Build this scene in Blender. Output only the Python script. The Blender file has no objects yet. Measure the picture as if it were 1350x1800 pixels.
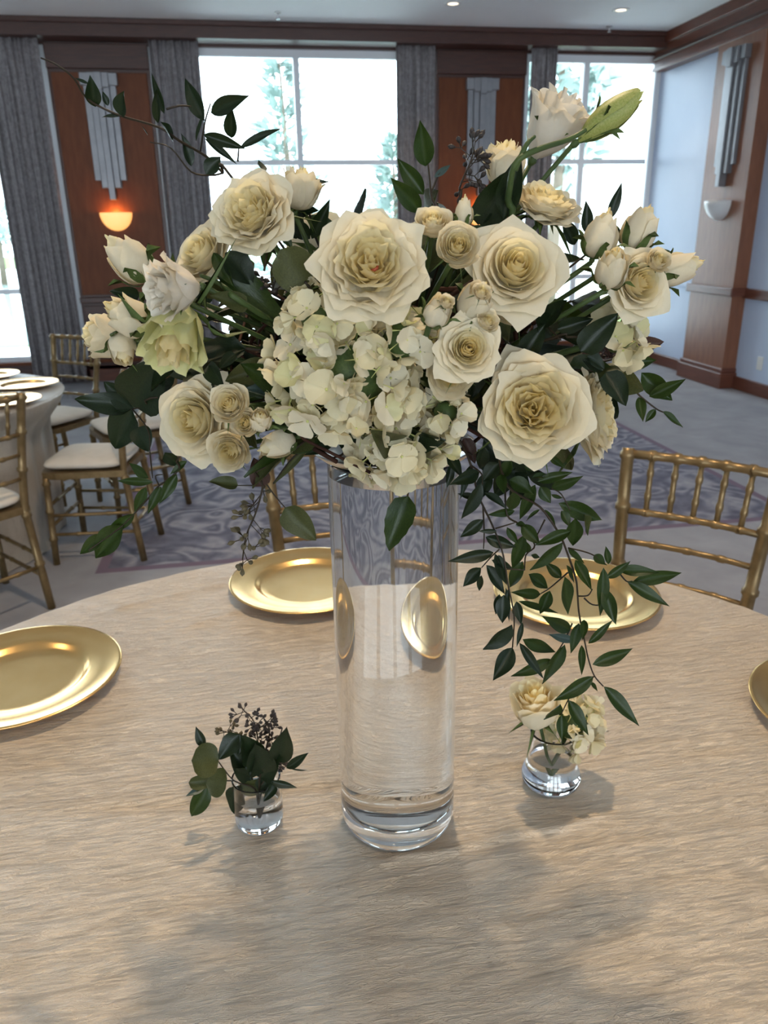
import bpy, math, random
from mathutils import Vector, Matrix, Quaternion, noise
R = math.radians
sc = bpy.context.scene
col = sc.collection

# ------------------------------------------------------------------ camera
F_PX, PITCH, YAW, ROLL = 1353.0, R(20.0), R(-9.2), R(0.95)
CAM = Vector((0.0, 0.0, 1.475))
FW = Vector((-math.cos(PITCH) * math.sin(YAW), math.cos(PITCH) * math.cos(YAW), -math.sin(PITCH)))
_r = FW.cross(Vector((0, 0, 1))).normalized()
_u = _r.cross(FW)
RT = _r * math.cos(ROLL) - _u * math.sin(ROLL)
UP = _r * math.sin(ROLL) + _u * math.cos(ROLL)
cam_d = bpy.data.cameras.new('camera')
cam_d.sensor_fit = 'HORIZONTAL'
cam_d.sensor_width = 36.0
cam_d.lens = 36.0 * F_PX / 1350.0
cam_d.clip_start = 0.02
cam_d.clip_end = 400
cam_d.dof.use_dof = True
cam_d.dof.focus_distance = 0.70
cam_d.dof.aperture_fstop = 16.0
cam = bpy.data.objects.new('camera', cam_d)
col.objects.link(cam)
cam.matrix_world = Matrix(((RT.x, UP.x, -FW.x, CAM.x), (RT.y, UP.y, -FW.y, CAM.y), (RT.z, UP.z, -FW.z, CAM.z), (0, 0, 0, 1)))
sc.camera = cam

# ------------------------------------------------------------------ world and exposure
sc.view_settings.view_transform = 'Standard'
sc.view_settings.look = 'None'
sc.view_settings.gamma = 1.0
sc.view_settings.use_curve_mapping = False
sc.view_settings.exposure = 0.12
wd = bpy.data.worlds.new('sky')
sc.world = wd
wd.use_nodes = True
wn = wd.node_tree
wn.nodes.clear()
wo = wn.nodes.new('ShaderNodeOutputWorld')
wb = wn.nodes.new('ShaderNodeBackground')
wb.inputs['Color'].default_value = (0.80, 0.91, 1.0, 1)      # bright hazy overcast sky, the same all round
wb.inputs['Strength'].default_value = 8.5
wn.links.new(wb.outputs[0], wo.inputs[0])

def portal(loc, rot, sx, sy):
    ld = bpy.data.lights.new('window_portal', 'AREA')
    ld.shape = 'RECTANGLE'
    ld.size, ld.size_y = sx, sy
    ld.cycles.is_portal = True
    o = bpy.data.objects.new('window_portal', ld)
    col.objects.link(o)
    o.location, o.rotation_euler = loc, rot
    return o

# ------------------------------------------------------------------ helpers
HEAD = Vector((-math.sin(YAW), math.cos(YAW), 0))
def ray(px, py):
    return FW + RT * ((px - 675) / F_PX) - UP * ((py - 900) / F_PX)
def at(px, py, d):
    """point seen at a pixel, at the horizontal distance d along the camera's heading"""
    v = ray(px, py)
    return CAM + v * (d / v.dot(HEAD))
def onz(px, py, z):
    v = ray(px, py)
    return CAM + v * ((z - CAM.z) / v.z)
def mpp(p):
    """metres per photo pixel at a point"""
    return (p - CAM).dot(FW) / F_PX

def obj(name, me, mat=None, parent=None, world=False, smooth=True):
    """me: mesh or (verts, faces)"""
    if isinstance(me, tuple):
        m = bpy.data.meshes.new(name)
        m.from_pydata([tuple(v) for v in me[0]], [], me[1])
        m.update()
        if smooth:
            m.polygons.foreach_set('use_smooth', [True] * len(m.polygons))
        me = m
    if mat is not None and not me.materials:
        me.materials.append(mat)
    o = bpy.data.objects.new(name, me)
    col.objects.link(o)
    if parent is not None:
        o.parent = parent
        if world:
            o.matrix_parent_inverse = parent.matrix_basis.inverted()
    return o
def thing(name, label, cat, loc=(0, 0, 0), rz=0.0, group=None, mat=None):
    o = bpy.data.objects.new(name, None)
    o.empty_display_size = 0.05
    col.objects.link(o)
    if mat is not None:
        o.matrix_basis = mat
    else:
        o.location = loc
        o.rotation_euler = (0, 0, rz)
    return tag(o, label, cat, group)
def tag(o, label, cat, group=None):
    o['label'] = label
    o['category'] = cat
    if group:
        o['group'] = group
    return o
def struct(o):
    o['kind'] = 'structure'
    return o
def copy_tree(o, parent=None):
    c = o.copy()
    col.objects.link(c)
    c.parent = parent
    for ch in o.children:
        copy_tree(ch, c)
    return c

class MB:
    """collects shapes into one mesh"""
    def __init__(s):
        s.v, s.f = [], []
    def add(s, v, f):
        n = len(s.v)
        s.v += [tuple(p) for p in v]
        s.f += [tuple(i + n for i in q) for q in f]
        return s
    def box(s, x0, x1, y0, y1, z0, z1):
        v = [(x, y, z) for z in (z0, z1) for y in (y0, y1) for x in (x0, x1)]
        f = [(0, 2, 3, 1), (4, 5, 7, 6), (0, 1, 5, 4), (2, 6, 7, 3), (0, 4, 6, 2), (1, 3, 7, 5)]
        return s.add(v, f)
    def bev(s, x0, x1, y0, y1, z0, z1, b=0.004):
        """box with chamfered edges"""
        import bmesh
        bm = bmesh.new()
        bmesh.ops.create_cube(bm, size=1)
        for w in bm.verts:
            w.co = Vector(((x0 + x1) / 2 + w.co.x * (x1 - x0), (y0 + y1) / 2 + w.co.y * (y1 - y0), (z0 + z1) / 2 + w.co.z * (z1 - z0)))
        bmesh.ops.bevel(bm, geom=bm.edges[:] , offset=b, segments=2, affect='EDGES', profile=0.5)
        bm.verts.index_update()
        s.add([w.co for w in bm.verts], [[w.index for w in f.verts] for f in bm.faces])
        bm.free()
        return s
    def tube(s, pts, rad, n=8, cap=True):
        pts = [Vector(p) for p in pts]
        if not hasattr(rad, '__len__'):
            rad = [rad] * len(pts)
        t0 = (pts[1] - pts[0]).normalized()
        a = t0.orthogonal().normalized()
        v, f = [], []
        for i, p in enumerate(pts):
            t = (pts[min(i + 1, len(pts) - 1)] - pts[max(i - 1, 0)]).normalized()
            a = (a - t * a.dot(t)).normalized()
            b = t.cross(a)
            for k in range(n):
                q = 2 * math.pi * k / n
                v.append(p + (a * math.cos(q) + b * math.sin(q)) * rad[i])
        for i in range(len(pts) - 1):
            for k in range(n):
                k2 = (k + 1) % n
                f.append((i * n + k, i * n + k2, (i + 1) * n + k2, (i + 1) * n + k))
        if cap:
            f.append(tuple(range(n - 1, -1, -1)))
            f.append(tuple(range((len(pts) - 1) * n, len(pts) * n)))
        return s.add(v, f)
    def lathe(s, prof, n=48, close=False, c=(0, 0, 0)):
        """prof: (r, z) points; r = 0 ends become poles"""
        v, f, rings = [], [], []
        for r, z in prof:
            if r < 1e-6:
                rings.append([len(v)])
                v.append((c[0], c[1], c[2] + z))
            else:
                rings.append(list(range(len(v), len(v) + n)))
                v += [(c[0] + r * math.cos(2 * math.pi * k / n), c[1] + r * math.sin(2 * math.pi * k / n), c[2] + z) for k in range(n)]
        pairs = list(zip(rings[:-1], rings[1:]))
        if close:
            pairs.append((rings[-1], rings[0]))
        for A, B in pairs:
            for k in range(n):
                k2 = (k + 1) % n
                q = [A[k % len(A)], A[k2 % len(A)], B[k2 % len(B)], B[k % len(B)]]
                q = [x for i, x in enumerate(q) if x not in q[:i]]
                if len(q) > 2:
                    f.append(tuple(q))
        return s.add(v, f)
    def build(s, name, mat, parent=None, smooth=False, world=False, auto=None):
        o = obj(name, (s.v, s.f), mat, parent, world=world, smooth=smooth or auto is not None)
        if auto is not None:
            o.data.set_sharp_from_angle(angle=R(auto))
        return o

# ------------------------------------------------------------------ materials
M = {}
def mat(name, color, rough=0.5, metal=0.0, spec=0.5, **kw):
    m = bpy.data.materials.new(name)
    m.use_nodes = True
    b = m.node_tree.nodes['Principled BSDF']
    b.inputs['Base Color'].default_value = (*color, 1)
    b.inputs['Roughness'].default_value = rough
    b.inputs['Metallic'].default_value = metal
    b.inputs['Specular IOR Level'].default_value = spec
    for k, v in kw.items():
        b.inputs[k.replace('_', ' ')].default_value = v
    M[name] = m
    return m
def nodes(m):
    return m.node_tree.nodes, m.node_tree.links, m.node_tree.nodes['Principled BSDF']
def tex_coord(m, scale=(1, 1, 1), rot=(0, 0, 0), which='Object'):
    N, L, b = nodes(m)
    tc, mp = N.new('ShaderNodeTexCoord'), N.new('ShaderNodeMapping')
    mp.inputs['Scale'].default_value = scale
    mp.inputs['Rotation'].default_value = rot
    L.new(tc.outputs[which], mp.inputs['Vector'])
    return mp.outputs[0]
def noise_node(m, vec, scale, detail=4, rough=0.55, dist=0.0):
    N, L, b = nodes(m)
    n = N.new('ShaderNodeTexNoise')
    n.inputs['Scale'].default_value = scale
    n.inputs['Detail'].default_value = detail
    n.inputs['Roughness'].default_value = rough
    n.inputs['Distortion'].default_value = dist
    if vec is not None:
        L.new(vec, n.inputs['Vector'])
    return n
def ramp(m, src, stops):
    N, L, b = nodes(m)
    r = N.new('ShaderNodeValToRGB')
    e = r.color_ramp.elements
    while len(e) < len(stops):
        e.new(0.5)
    for k, (p, c) in enumerate(stops):
        e[k].position = p
        e[k].color = (*c, 1)
    L.new(src, r.inputs[0])
    return r.outputs[0]
def colour(m, src):
    N, L, b = nodes(m)
    L.new(src, b.inputs['Base Color'])
def bump(m, src, strength=0.3, dist=0.002, chain=None):
    N, L, b = nodes(m)
    k = N.new('ShaderNodeBump')
    k.inputs['Strength'].default_value = strength
    k.inputs['Distance'].default_value = dist
    L.new(src, k.inputs['Height'])
    if chain is not None:
        L.new(chain, k.inputs['Normal'])
    L.new(k.outputs[0], b.inputs['Normal'])
    return k.outputs[0]
def varied(name, c1, c2, scale, rough=0.5, spec=0.4, stretch=(1, 1, 1), bmp=0.0, metal=0.0, detail=5):
    m = mat(name, c1, rough, metal, spec)
    n = noise_node(m, tex_coord(m, stretch), scale, detail)
    colour(m, ramp(m, n.outputs['Fac'], [(0.3, c1), (0.7, c2)]))
    if bmp:
        bump(m, n.outputs['Fac'], bmp, 0.003)
    return m

varied('ceiling_paint', (0.88, 0.89, 0.90), (0.91, 0.92, 0.93), 3, 0.9, 0.1)
varied('wall_paint', (0.56, 0.65, 0.83), (0.60, 0.69, 0.86), 2, 0.45, 0.4)
varied('wall_paint_plain', (0.62, 0.58, 0.52), (0.66, 0.62, 0.56), 2, 0.8, 0.1)
varied('dark_wood', (0.055, 0.018, 0.011), (0.085, 0.028, 0.016), 6, 0.38, 0.5, (1, 1, 12))
varied('beam_wood', (0.055, 0.020, 0.014), (0.085, 0.032, 0.021), 6, 0.38, 0.5, (1.2, 12, 12))
varied('panel_wood', (0.135, 0.038, 0.012), (0.18, 0.054, 0.018), 5, 0.5, 0.25, (5, 5, 1))
varied('pillar_wood', (0.20, 0.075, 0.036), (0.27, 0.105, 0.052), 5, 0.4, 0.5, (5, 5, 1))
varied('trim_wood', (0.12, 0.038, 0.022), (0.17, 0.056, 0.032), 6, 0.35, 0.5, (1, 1, 10))
mat('window_frame', (0.88, 0.91, 0.94), 0.45)
varied('sconce_metal', (0.22, 0.22, 0.235), (0.28, 0.28, 0.295), 8, 0.42, 0.5, metal=0.55)
mat('bowl_glass_off', (0.80, 0.80, 0.80), 0.35)
mat('outlet_plastic', (0.82, 0.82, 0.80), 0.4)
mat('chrome', (0.75, 0.75, 0.76), 0.22, 1.0)
mat('downlight_glow', (1, 0.93, 0.8), 0.5, Emission_Color=(1.0, 0.80, 0.55, 1), Emission_Strength=3.0)
m = mat('bowl_glass_lit', (0.9, 0.75, 0.5), 0.4, Emission_Color=(1.0, 0.46, 0.10, 1), Emission_Strength=1.1)
m = mat('window_glass', (1, 1, 1), 0.0, Transmission_Weight=1.0, IOR=1.0)
N_, L_, b_ = nodes(m)
tr, gl, mx, fr = N_.new('ShaderNodeBsdfTransparent'), N_.new('ShaderNodeBsdfGlossy'), N_.new('ShaderNodeMixShader'), N_.new('ShaderNodeFresnel')
gl.inputs['Roughness'].default_value = 0.02
tr.inputs['Color'].default_value = (0.93, 0.97, 0.98, 1)
L_.new(fr.outputs[0], mx.inputs[0]); L_.new(tr.outputs[0], mx.inputs[1]); L_.new(gl.outputs[0], mx.inputs[2])
L_.new(mx.outputs[0], N_['Material Output'].inputs['Surface'])

# curtain weave
m = mat('curtain_fabric', (0.2, 0.2, 0.23), 0.85, 0, 0.15)
v = tex_coord(m, (1, 1, 1))
n = noise_node(m, v, 26, 3, 0.5, 0.8)
colour(m, ramp(m, n.outputs['Fac'], [(0.35, (0.235, 0.215, 0.22)), (0.62, (0.35, 0.325, 0.33))]))
n2 = noise_node(m, v, 300, 2)
bump(m, n2.outputs['Fac'], 0.15, 0.001)
N_, L_, b_ = nodes(m)
tl, mx = N_.new('ShaderNodeBsdfTranslucent'), N_.new('ShaderNodeMixShader')
tl.inputs['Color'].default_value = (0.30, 0.29, 0.31, 1)
mx.inputs[0].default_value = 0.06
L_.new(b_.outputs[0], mx.inputs[1]); L_.new(tl.outputs[0], mx.inputs[2])
L_.new(mx.outputs[0], N_['Material Output'].inputs['Surface'])

# carpet: plain blue-grey field with rectangular panels of scrollwork and a mauve border line
m = mat('carpet', (0.2, 0.2, 0.24), 0.95, 0, 0.08)
N_, L_, b_ = nodes(m)
v = tex_coord(m)
fine = noise_node(m, v, 220, 3)
blot = noise_node(m, v, 3.0, 4, 0.6, 0.5)
plain = ramp(m, blot.outputs['Fac'], [(0.3, (0.30, 0.30, 0.325)), (0.7, (0.39, 0.39, 0.415))])
warp = noise_node(m, v, 2.2, 3, 0.5, 0.0)
mixv = N_.new('ShaderNodeMix'); mixv.data_type = 'VECTOR'; mixv.inputs[0].default_value = 0.22
L_.new(v, mixv.inputs[4]); L_.new(warp.outputs['Color'], mixv.inputs[5])
vor = N_.new('ShaderNodeTexVoronoi'); vor.feature = 'SMOOTH_F1'; vor.inputs['Scale'].default_value = 3.6; vor.inputs['Smoothness'].default_value = 0.3
L_.new(mixv.outputs[1], vor.inputs['Vector'])
scr = noise_node(m, v, 2.2, 1.0, 0.5, 1.6)
sn = N_.new('ShaderNodeMath'); sn.operation = 'MULTIPLY_ADD'; sn.inputs[1].default_value = 34; sn.inputs[2].default_value = 1.0
L_.new(scr.outputs['Fac'], sn.inputs[0])
sn2 = N_.new('ShaderNodeMath'); sn2.operation = 'SINE'; L_.new(sn.outputs[0], sn2.inputs[0])
mod = N_.new('ShaderNodeMath'); mod.operation = 'MULTIPLY_ADD'; mod.inputs[1].default_value = 0.26; mod.inputs[2].default_value = 0.06
L_.new(sn2.outputs[0], mod.inputs[0])
ad = N_.new('ShaderNodeMath'); ad.operation = 'ADD'
nb = noise_node(m, v, 6, 3, 0.6, 2.0)
nbs = N_.new('ShaderNodeMath'); nbs.operation = 'MULTIPLY'; nbs.inputs[1].default_value = 0.80
L_.new(nb.outputs['Fac'], nbs.inputs[0]); L_.new(mod.outputs[0], ad.inputs[0]); L_.new(nbs.outputs[0], ad.inputs[1])
patt = ramp(m, ad.outputs[0], [(0.15, (0.13, 0.13, 0.175)), (0.42, (0.20, 0.20, 0.25)), (0.62, (0.27, 0.27, 0.315)), (0.85, (0.37, 0.36, 0.395))])
sep = N_.new('ShaderNodeSeparateXYZ'); L_.new(v, sep.inputs[0])
def band(sock, c, h, soft=0.004):
    """1 inside |x - c| < h"""
    a = N_.new('ShaderNodeMath'); a.operation = 'SUBTRACT'; a.inputs[1].default_value = c; L_.new(sock, a.inputs[0])
    k = N_.new('ShaderNodeMath'); k.operation = 'ABSOLUTE'; L_.new(a.outputs[0], k.inputs[0])
    w = N_.new('ShaderNodeMapRange'); w.inputs['From Min'].default_value = h - soft; w.inputs['From Max'].default_value = h + soft
    w.inputs['To Min'].default_value = 1; w.inputs['To Max'].default_value = 0
    L_.new(k.outputs[0], w.inputs['Value'])
    return w.outputs[0]
def mul(a, b, op='MULTIPLY'):
    k = N_.new('ShaderNodeMath'); k.operation = op; L_.new(a, k.inputs[0]); L_.new(b, k.inputs[1]); return k.outputs[0]
CPX, CPY, CHX, CHY = 1.02, 5.15, 1.78, 1.65
rect = mul(band(sep.outputs[0], CPX, CHX), band(sep.outputs[1], CPY, CHY))
rect_o = mul(band(sep.outputs[0], CPX, CHX + 0.05), band(sep.outputs[1], CPY, CHY + 0.05))
mauve = N_.new('ShaderNodeMix'); mauve.data_type = 'RGBA'
L_.new(rect_o, mauve.inputs[0]); L_.new(plain, mauve.inputs[6]); mauve.inputs[7].default_value = (0.20, 0.15, 0.20, 1)
final = N_.new('ShaderNodeMix'); final.data_type = 'RGBA'
L_.new(rect, final.inputs[0]); L_.new(mauve.outputs[2], final.inputs[6]); L_.new(patt, final.inputs[7])
colour(m, final.outputs[2])
bump(m, fine.outputs['Fac'], 0.5, 0.004)

# table linen: crinkled satin
def linen(name, c1, c2, streak=True):
    m = mat(name, c1, 0.33, 0, 0.85)
    N_, L_, b_ = nodes(m)
    rot = (0, 0, R(-6))
    v1 = tex_coord(m, (26, 120, 26), rot)
    a = noise_node(m, v1, 1.0, 6, 0.62, 1.4)
    v2 = tex_coord(m, (5, 22, 5), (0, 0, R(-14)))
    c = noise_node(m, v2, 1.0, 3, 0.5, 0.8)
    v3 = tex_coord(m, (32, 150, 32), (0, 0, R(-9)))
    d = noise_node(m, v3, 1.0, 4, 0.6, 2.0)
    rd = N_.new('ShaderNodeMath'); rd.operation = 'SUBTRACT'; rd.inputs[1].default_value = 0.5
    L_.new(d.outputs['Fac'], rd.inputs[0])
    ab = N_.new('ShaderNodeMath'); ab.operation = 'ABSOLUTE'; L_.new(rd.outputs[0], ab.inputs[0])
    colour(m, ramp(m, a.outputs['Fac'], [(0.35, c1), (0.65, c2)]))
    k1 = bump(m, c.outputs['Fac'], 0.45, 0.012)
    k2 = bump(m, a.outputs['Fac'], 0.8, 0.0035, k1)
    bump(m, ab.outputs[0], 1.0, 0.0085, k2)
    b_.inputs['Sheen Weight'].default_value = 0.15
    return m
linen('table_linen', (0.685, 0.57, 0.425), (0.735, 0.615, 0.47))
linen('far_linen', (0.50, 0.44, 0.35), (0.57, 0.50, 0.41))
m = mat('gold_leaf', (0.72, 0.46, 0.14), 0.26, 1.0)
n = noise_node(m, tex_coord(m), 14, 3, 0.5, 0.5)
colour(m, ramp(m, n.outputs['Fac'], [(0.3, (0.84, 0.51, 0.18)), (0.7, (0.91, 0.59, 0.24))]))
n2 = noise_node(m, tex_coord(m), 60, 2)
bump(m, n2.outputs['Fac'], 0.05, 0.001)
m = mat('chair_gold', (0.42, 0.29, 0.11), 0.38, 0.6)
n = noise_node(m, tex_coord(m, (1, 1, 1)), 30, 3)
colour(m, ramp(m, n.outputs['Fac'], [(0.3, (0.20, 0.135, 0.06)), (0.7, (0.29, 0.20, 0.095))]))
varied('cushion_fabric', (0.66, 0.61, 0.53), (0.72, 0.67, 0.59), 18, 0.8, 0.2, bmp=0.1)
varied('table_wood', (0.30, 0.2, 0.12), (0.36, 0.25, 0.15), 8, 0.6)
mat('clear_glass', (1, 1, 1), 0.0, Transmission_Weight=1.0, IOR=1.48)
mat('water', (0.97, 0.99, 0.99), 0.0, Transmission_Weight=1.0, IOR=1.33)
mat('silver_dish', (0.62, 0.60, 0.57), 0.30, 1.0)

def leafy(name, c1, c2, rough=0.35, trans=0.25, tcol=None, scale=30, spec=0.5):
    m = mat(name, c1, rough, 0, spec)
    n = noise_node(m, tex_coord(m), scale, 3)
    colour(m, ramp(m, n.outputs['Fac'], [(0.3, c1), (0.7, c2)]))
    bump(m, n.outputs['Fac'], 0.15, 0.002)
    N_, L_, b_ = nodes(m)
    tl, mx = N_.new('ShaderNodeBsdfTranslucent'), N_.new('ShaderNodeMixShader')
    tl.inputs['Color'].default_value = (*(tcol or c2), 1)
    mx.inputs[0].default_value = trans
    L_.new(b_.outputs[0], mx.inputs[1]); L_.new(tl.outputs[0], mx.inputs[2])
    L_.new(mx.outputs[0], N_['Material Output'].inputs['Surface'])
    return m
leafy('petal_ivory', (0.84, 0.755, 0.55), (0.88, 0.80, 0.61), 0.6, 0.30, (0.92, 0.81, 0.52), 6, 0.25)
leafy('petal_cream', (0.88, 0.77, 0.46), (0.92, 0.82, 0.54), 0.6, 0.46, (0.97, 0.85, 0.45), 6, 0.25)
leafy('petal_mid', (0.87, 0.78, 0.52), (0.91, 0.83, 0.59), 0.6, 0.42, (0.95, 0.85, 0.52), 6, 0.2)
leafy('petal_white', (0.86, 0.80, 0.68), (0.90, 0.84, 0.73), 0.6, 0.30, (0.88, 0.80, 0.62), 6, 0.25)
leafy('petal_green_tint', (0.72, 0.70, 0.32), (0.78, 0.75, 0.42), 0.55, 0.30, (0.8, 0.82, 0.4), 6, 0.25)
leafy('floret_green', (0.75, 0.69, 0.38), (0.80, 0.745, 0.46), 0.65, 0.25, (0.75, 0.78, 0.3), 40, 0.2)
leafy('floret_ivory', (0.80, 0.725, 0.52), (0.85, 0.77, 0.58), 0.65, 0.2, (0.84, 0.78, 0.55), 40, 0.2)
leafy('floret_petal', (0.79, 0.70, 0.45), (0.84, 0.76, 0.53), 0.65, 0.22, (0.82, 0.75, 0.42), 40, 0.2)
leafy('floret_eye', (0.62, 0.64, 0.22), (0.70, 0.70, 0.30), 0.6, 0.1, None, 80, 0.2)
leafy('bud_green', (0.30, 0.36, 0.07), (0.50, 0.50, 0.17), 0.45, 0.2, None, 20, 0.4)
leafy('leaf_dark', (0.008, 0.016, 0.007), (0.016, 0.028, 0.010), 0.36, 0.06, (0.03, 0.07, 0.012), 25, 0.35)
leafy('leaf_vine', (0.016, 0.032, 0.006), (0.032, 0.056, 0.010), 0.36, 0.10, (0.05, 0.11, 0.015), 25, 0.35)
leafy('leaf_olive', (0.045, 0.052, 0.016), (0.075, 0.085, 0.026), 0.5, 0.12, None, 25, 0.35)
leafy('leaf_plum', (0.050, 0.024, 0.018), (0.085, 0.042, 0.028), 0.5, 0.12, None, 25, 0.35)
leafy('leaf_blue', (0.045, 0.075, 0.065), (0.07, 0.11, 0.095), 0.35, 0.1, None, 25, 0.5)
leafy('sepal_green', (0.075, 0.12, 0.030), (0.13, 0.18, 0.055), 0.5, 0.15, None, 30, 0.3)
leafy('stem_green', (0.045, 0.075, 0.022), (0.08, 0.12, 0.035), 0.5, 0.0, None, 30, 0.3)
leafy('stem_dark', (0.022, 0.016, 0.009), (0.045, 0.03, 0.016), 0.5, 0.0, None, 30, 0.3)
leafy('seed_pod', (0.085, 0.070, 0.038), (0.15, 0.125, 0.07), 0.6, 0.0, None, 60, 0.3)
leafy('seed_pod_dark', (0.035, 0.028, 0.026), (0.075, 0.06, 0.052), 0.6, 0.0, None, 60, 0.3)
varied('twig_bark', (0.030, 0.013, 0.008), (0.075, 0.03, 0.018), 30, 0.75, 0.2)
varied('foam', (0.02, 0.035, 0.015), (0.03, 0.05, 0.02), 40, 0.95, 0.1)
mat('stigma', (0.35, 0.06, 0.02), 0.6)
# outdoors
varied('lawn', (0.10, 0.16, 0.05), (0.16, 0.22, 0.08), 1.5, 0.9, 0.1)
mat('lake', (0.30, 0.42, 0.40), 0.08)
varied('far_foliage', (0.20, 0.27, 0.25), (0.28, 0.36, 0.32), 2, 0.8, 0.2)  # leaf colour paled toward blue-green, standing in for outdoor haze
varied('far_bark', (0.14, 0.11, 0.08), (0.2, 0.16, 0.12), 5, 0.9, 0.1)
varied('far_stucco', (0.80, 0.80, 0.78), (0.84, 0.84, 0.82), 1, 0.8, 0.1)
# ------------------------------------------------------------------ the room
ZC, YB, XR = 3.36, 8.75, 4.55           # ceiling, back wall face, right wall face
XL, YF = -9.0, -11.0
struct(MB().box(XL, XR + 0.4, YF, YB + 0.3, -0.1, 0).build('floor', M['carpet']))
struct(MB().box(XL, XR + 0.4, YF, YB + 0.3, ZC, ZC + 0.1).build('ceiling', M['ceiling_paint']))
struct(MB().box(XL - 0.2, XL, YF, YB + 0.3, 0, ZC).build('wall_left', M['wall_paint_plain']))
wr = struct(MB().box(XR, XR + 0.2, YF, YB + 0.3, 0, ZC).build('wall_right', M['wall_paint']))
# rear wall of the hall, behind the camera: piers, with tall openings added between them and sized for fill light
mb = MB()
for x0, x1 in ((-9.0, -7.9), (-5.3, -4.7), (-2.1, -1.5), (1.1, 1.7), (4.3, XR)):
    mb.box(x0, x1, YF - 0.2, YF, 0, ZC)
mb.box(XL, XR, YF - 0.2, YF, 3.1, ZC)
mb.box(XL, XR, YF - 0.2, YF, 0, 0.5)
struct(mb.build('wall_front', M['wall_paint_plain']))

wb_ = struct(MB().box(XL, XR, YB + 0.02, YB + 0.2, 3.2, ZC).box(XL, XR, YB + 0.02, YB + 0.2, 0, 0.2).build('wall_back', M['dark_wood']))
PIERS = [(-9.0, -8.42), (-5.57, -4.62), (-1.77, -0.82), (2.04, 3.00)]
for x0, x1 in PIERS:
    MB().box(x0, x1, YB + 0.02, YB + 0.22, 0, 3.2).build('pier', M['dark_wood'], wb_)
    MB().bev(x0 + 0.03, x1 - 0.03, YB, YB + 0.03, 0.90, 2.96, 0.006).build('wood_panel', M['panel_wood'], wb_)
    MB().bev(x0, x1, YB - 0.02, YB + 0.03, 2.99, 3.2, 0.006).build('head_panel', M['dark_wood'], wb_)
    MB().bev(x0, x1, YB - 0.035, YB + 0.03, 0.82, 0.88, 0.008).build('dado_rail', M['dark_wood'], wb_)
    MB().bev(x0 + 0.03, x1 - 0.03, YB - 0.005, YB + 0.03, 0.16, 0.79, 0.006).build('wood_panel', M['dark_wood'], wb_)
    MB().bev(x0, x1, YB - 0.03, YB + 0.03, 0, 0.13, 0.006).build('plinth', M['trim_wood'], wb_)
# beam along the top of the window wall
t = struct(MB().box(XL, 4.42, 8.50, YB + 0.02, 3.215, ZC).build('trim_1', M['beam_wood']))
MB().bev(XL, 4.42, 8.47, 8.52, 3.315, ZC, 0.006).build('moulding', M['beam_wood'], t)
struct(MB().bev(XL, XR, YB - 0.03, YB + 0.03, 0.2, 0.235, 0.006).build('trim_2', M['panel_wood']))
# wooden soffit band along the top of the right wall
t = struct(MB().box(4.42, XR, YF, YB, 3.04, ZC).build('trim_3', M['trim_wood']))
MB().bev(4.385, 4.43, YF, YB, 3.26, ZC, 0.006).build('moulding', M['trim_wood'], t)
MB().bev(4.40, 4.43, YF, YB, 3.14, 3.175, 0.006).build('moulding', M['dark_wood'], t)
MB().bev(4.40, 4.43, YF, YB, 3.03, 3.07, 0.006).build('moulding', M['trim_wood'], t)
struct(MB().bev(XR - 0.03, XR, YF, YB, 0, 0.12, 0.006).build('baseboard_right', M['trim_wood']))
t = struct(MB().bev(XR - 0.035, XR, 7.5, YB, 0.885, 0.93, 0.008).build('trim_4', M['wall_paint']))
struct(MB().bev(XR - 0.035, XR, YF, 6.78, 0.84, 0.93, 0.008).build('trim_5', M['trim_wood']))
PY0, PY1, PX = 6.78, 7.50, 4.41
p = MB().box(PX, XR, PY0, PY1, 0, 3.04).build('pillar', M['pillar_wood'], wr)
MB().bev(PX - 0.035, XR, PY0 - 0.035, PY1 + 0.035, 0, 0.15, 0.008).build('plinth', M['trim_wood'], wr)
MB().bev(PX - 0.02, XR, PY0 - 0.02, PY1 + 0.02, 0.15, 0.19, 0.008).build('plinth_moulding', M['trim_wood'], wr)
MB().bev(PX - 0.035, XR, PY0 - 0.035, PY1 + 0.035, 0.86, 0.935, 0.008).build('ledge', M['trim_wood'], wr)
# windows
def window(idx, x0, x1, mull, rails=(0.95, 2.17)):
    fr = MB()
    fw_ = 0.06
    ya, yb = YB + 0.08, YB + 0.15
    fr.box(x0, x1, ya, yb, 3.13, 3.2).box(x0, x1, ya, yb, 0.2, 0.28)
    fr.box(x0, x0 + fw_, ya, yb, 0.28, 3.13).box(x1 - fw_, x1, ya, yb, 0.28, 3.13)
    w = struct(fr.build('window_%d' % idx, M['window_frame']))
    xs = [x0 + fw_] + list(mull) + [x1 - fw_]
    zs = [0.28] + list(rails) + [3.13]
    for mx_ in mull:
        MB().box(mx_ - 0.03, mx_ + 0.03, ya - 0.01, yb + 0.01, 0.28, 3.13).build('mullion', M['window_frame'], w)
    for i in range(len(xs) - 1):
        for z in rails:
            MB().box(xs[i] + 0.028, xs[i + 1] - 0.028, ya, yb, z - 0.025, z + 0.025).build('glazing_bar', M['window_frame'], w)
        for j in range(len(zs) - 1):
            MB().box(xs[i], xs[i + 1], ya + 0.03, ya + 0.036, zs[j], zs[j + 1]).build('pane', M['window_glass'], w)
    portal(((x0 + x1) / 2, yb + 0.05, 1.7), (R(-90), 0, 0), x1 - x0, 3.0)
    return w
window(1, -4.62, -1.77, (-3.2,))
window(2, -0.82, 2.04, (0.61,))
window(3, 3.00, XR, (3.70,))
window(4, -8.42, -5.57, (-7.0,))
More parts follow.
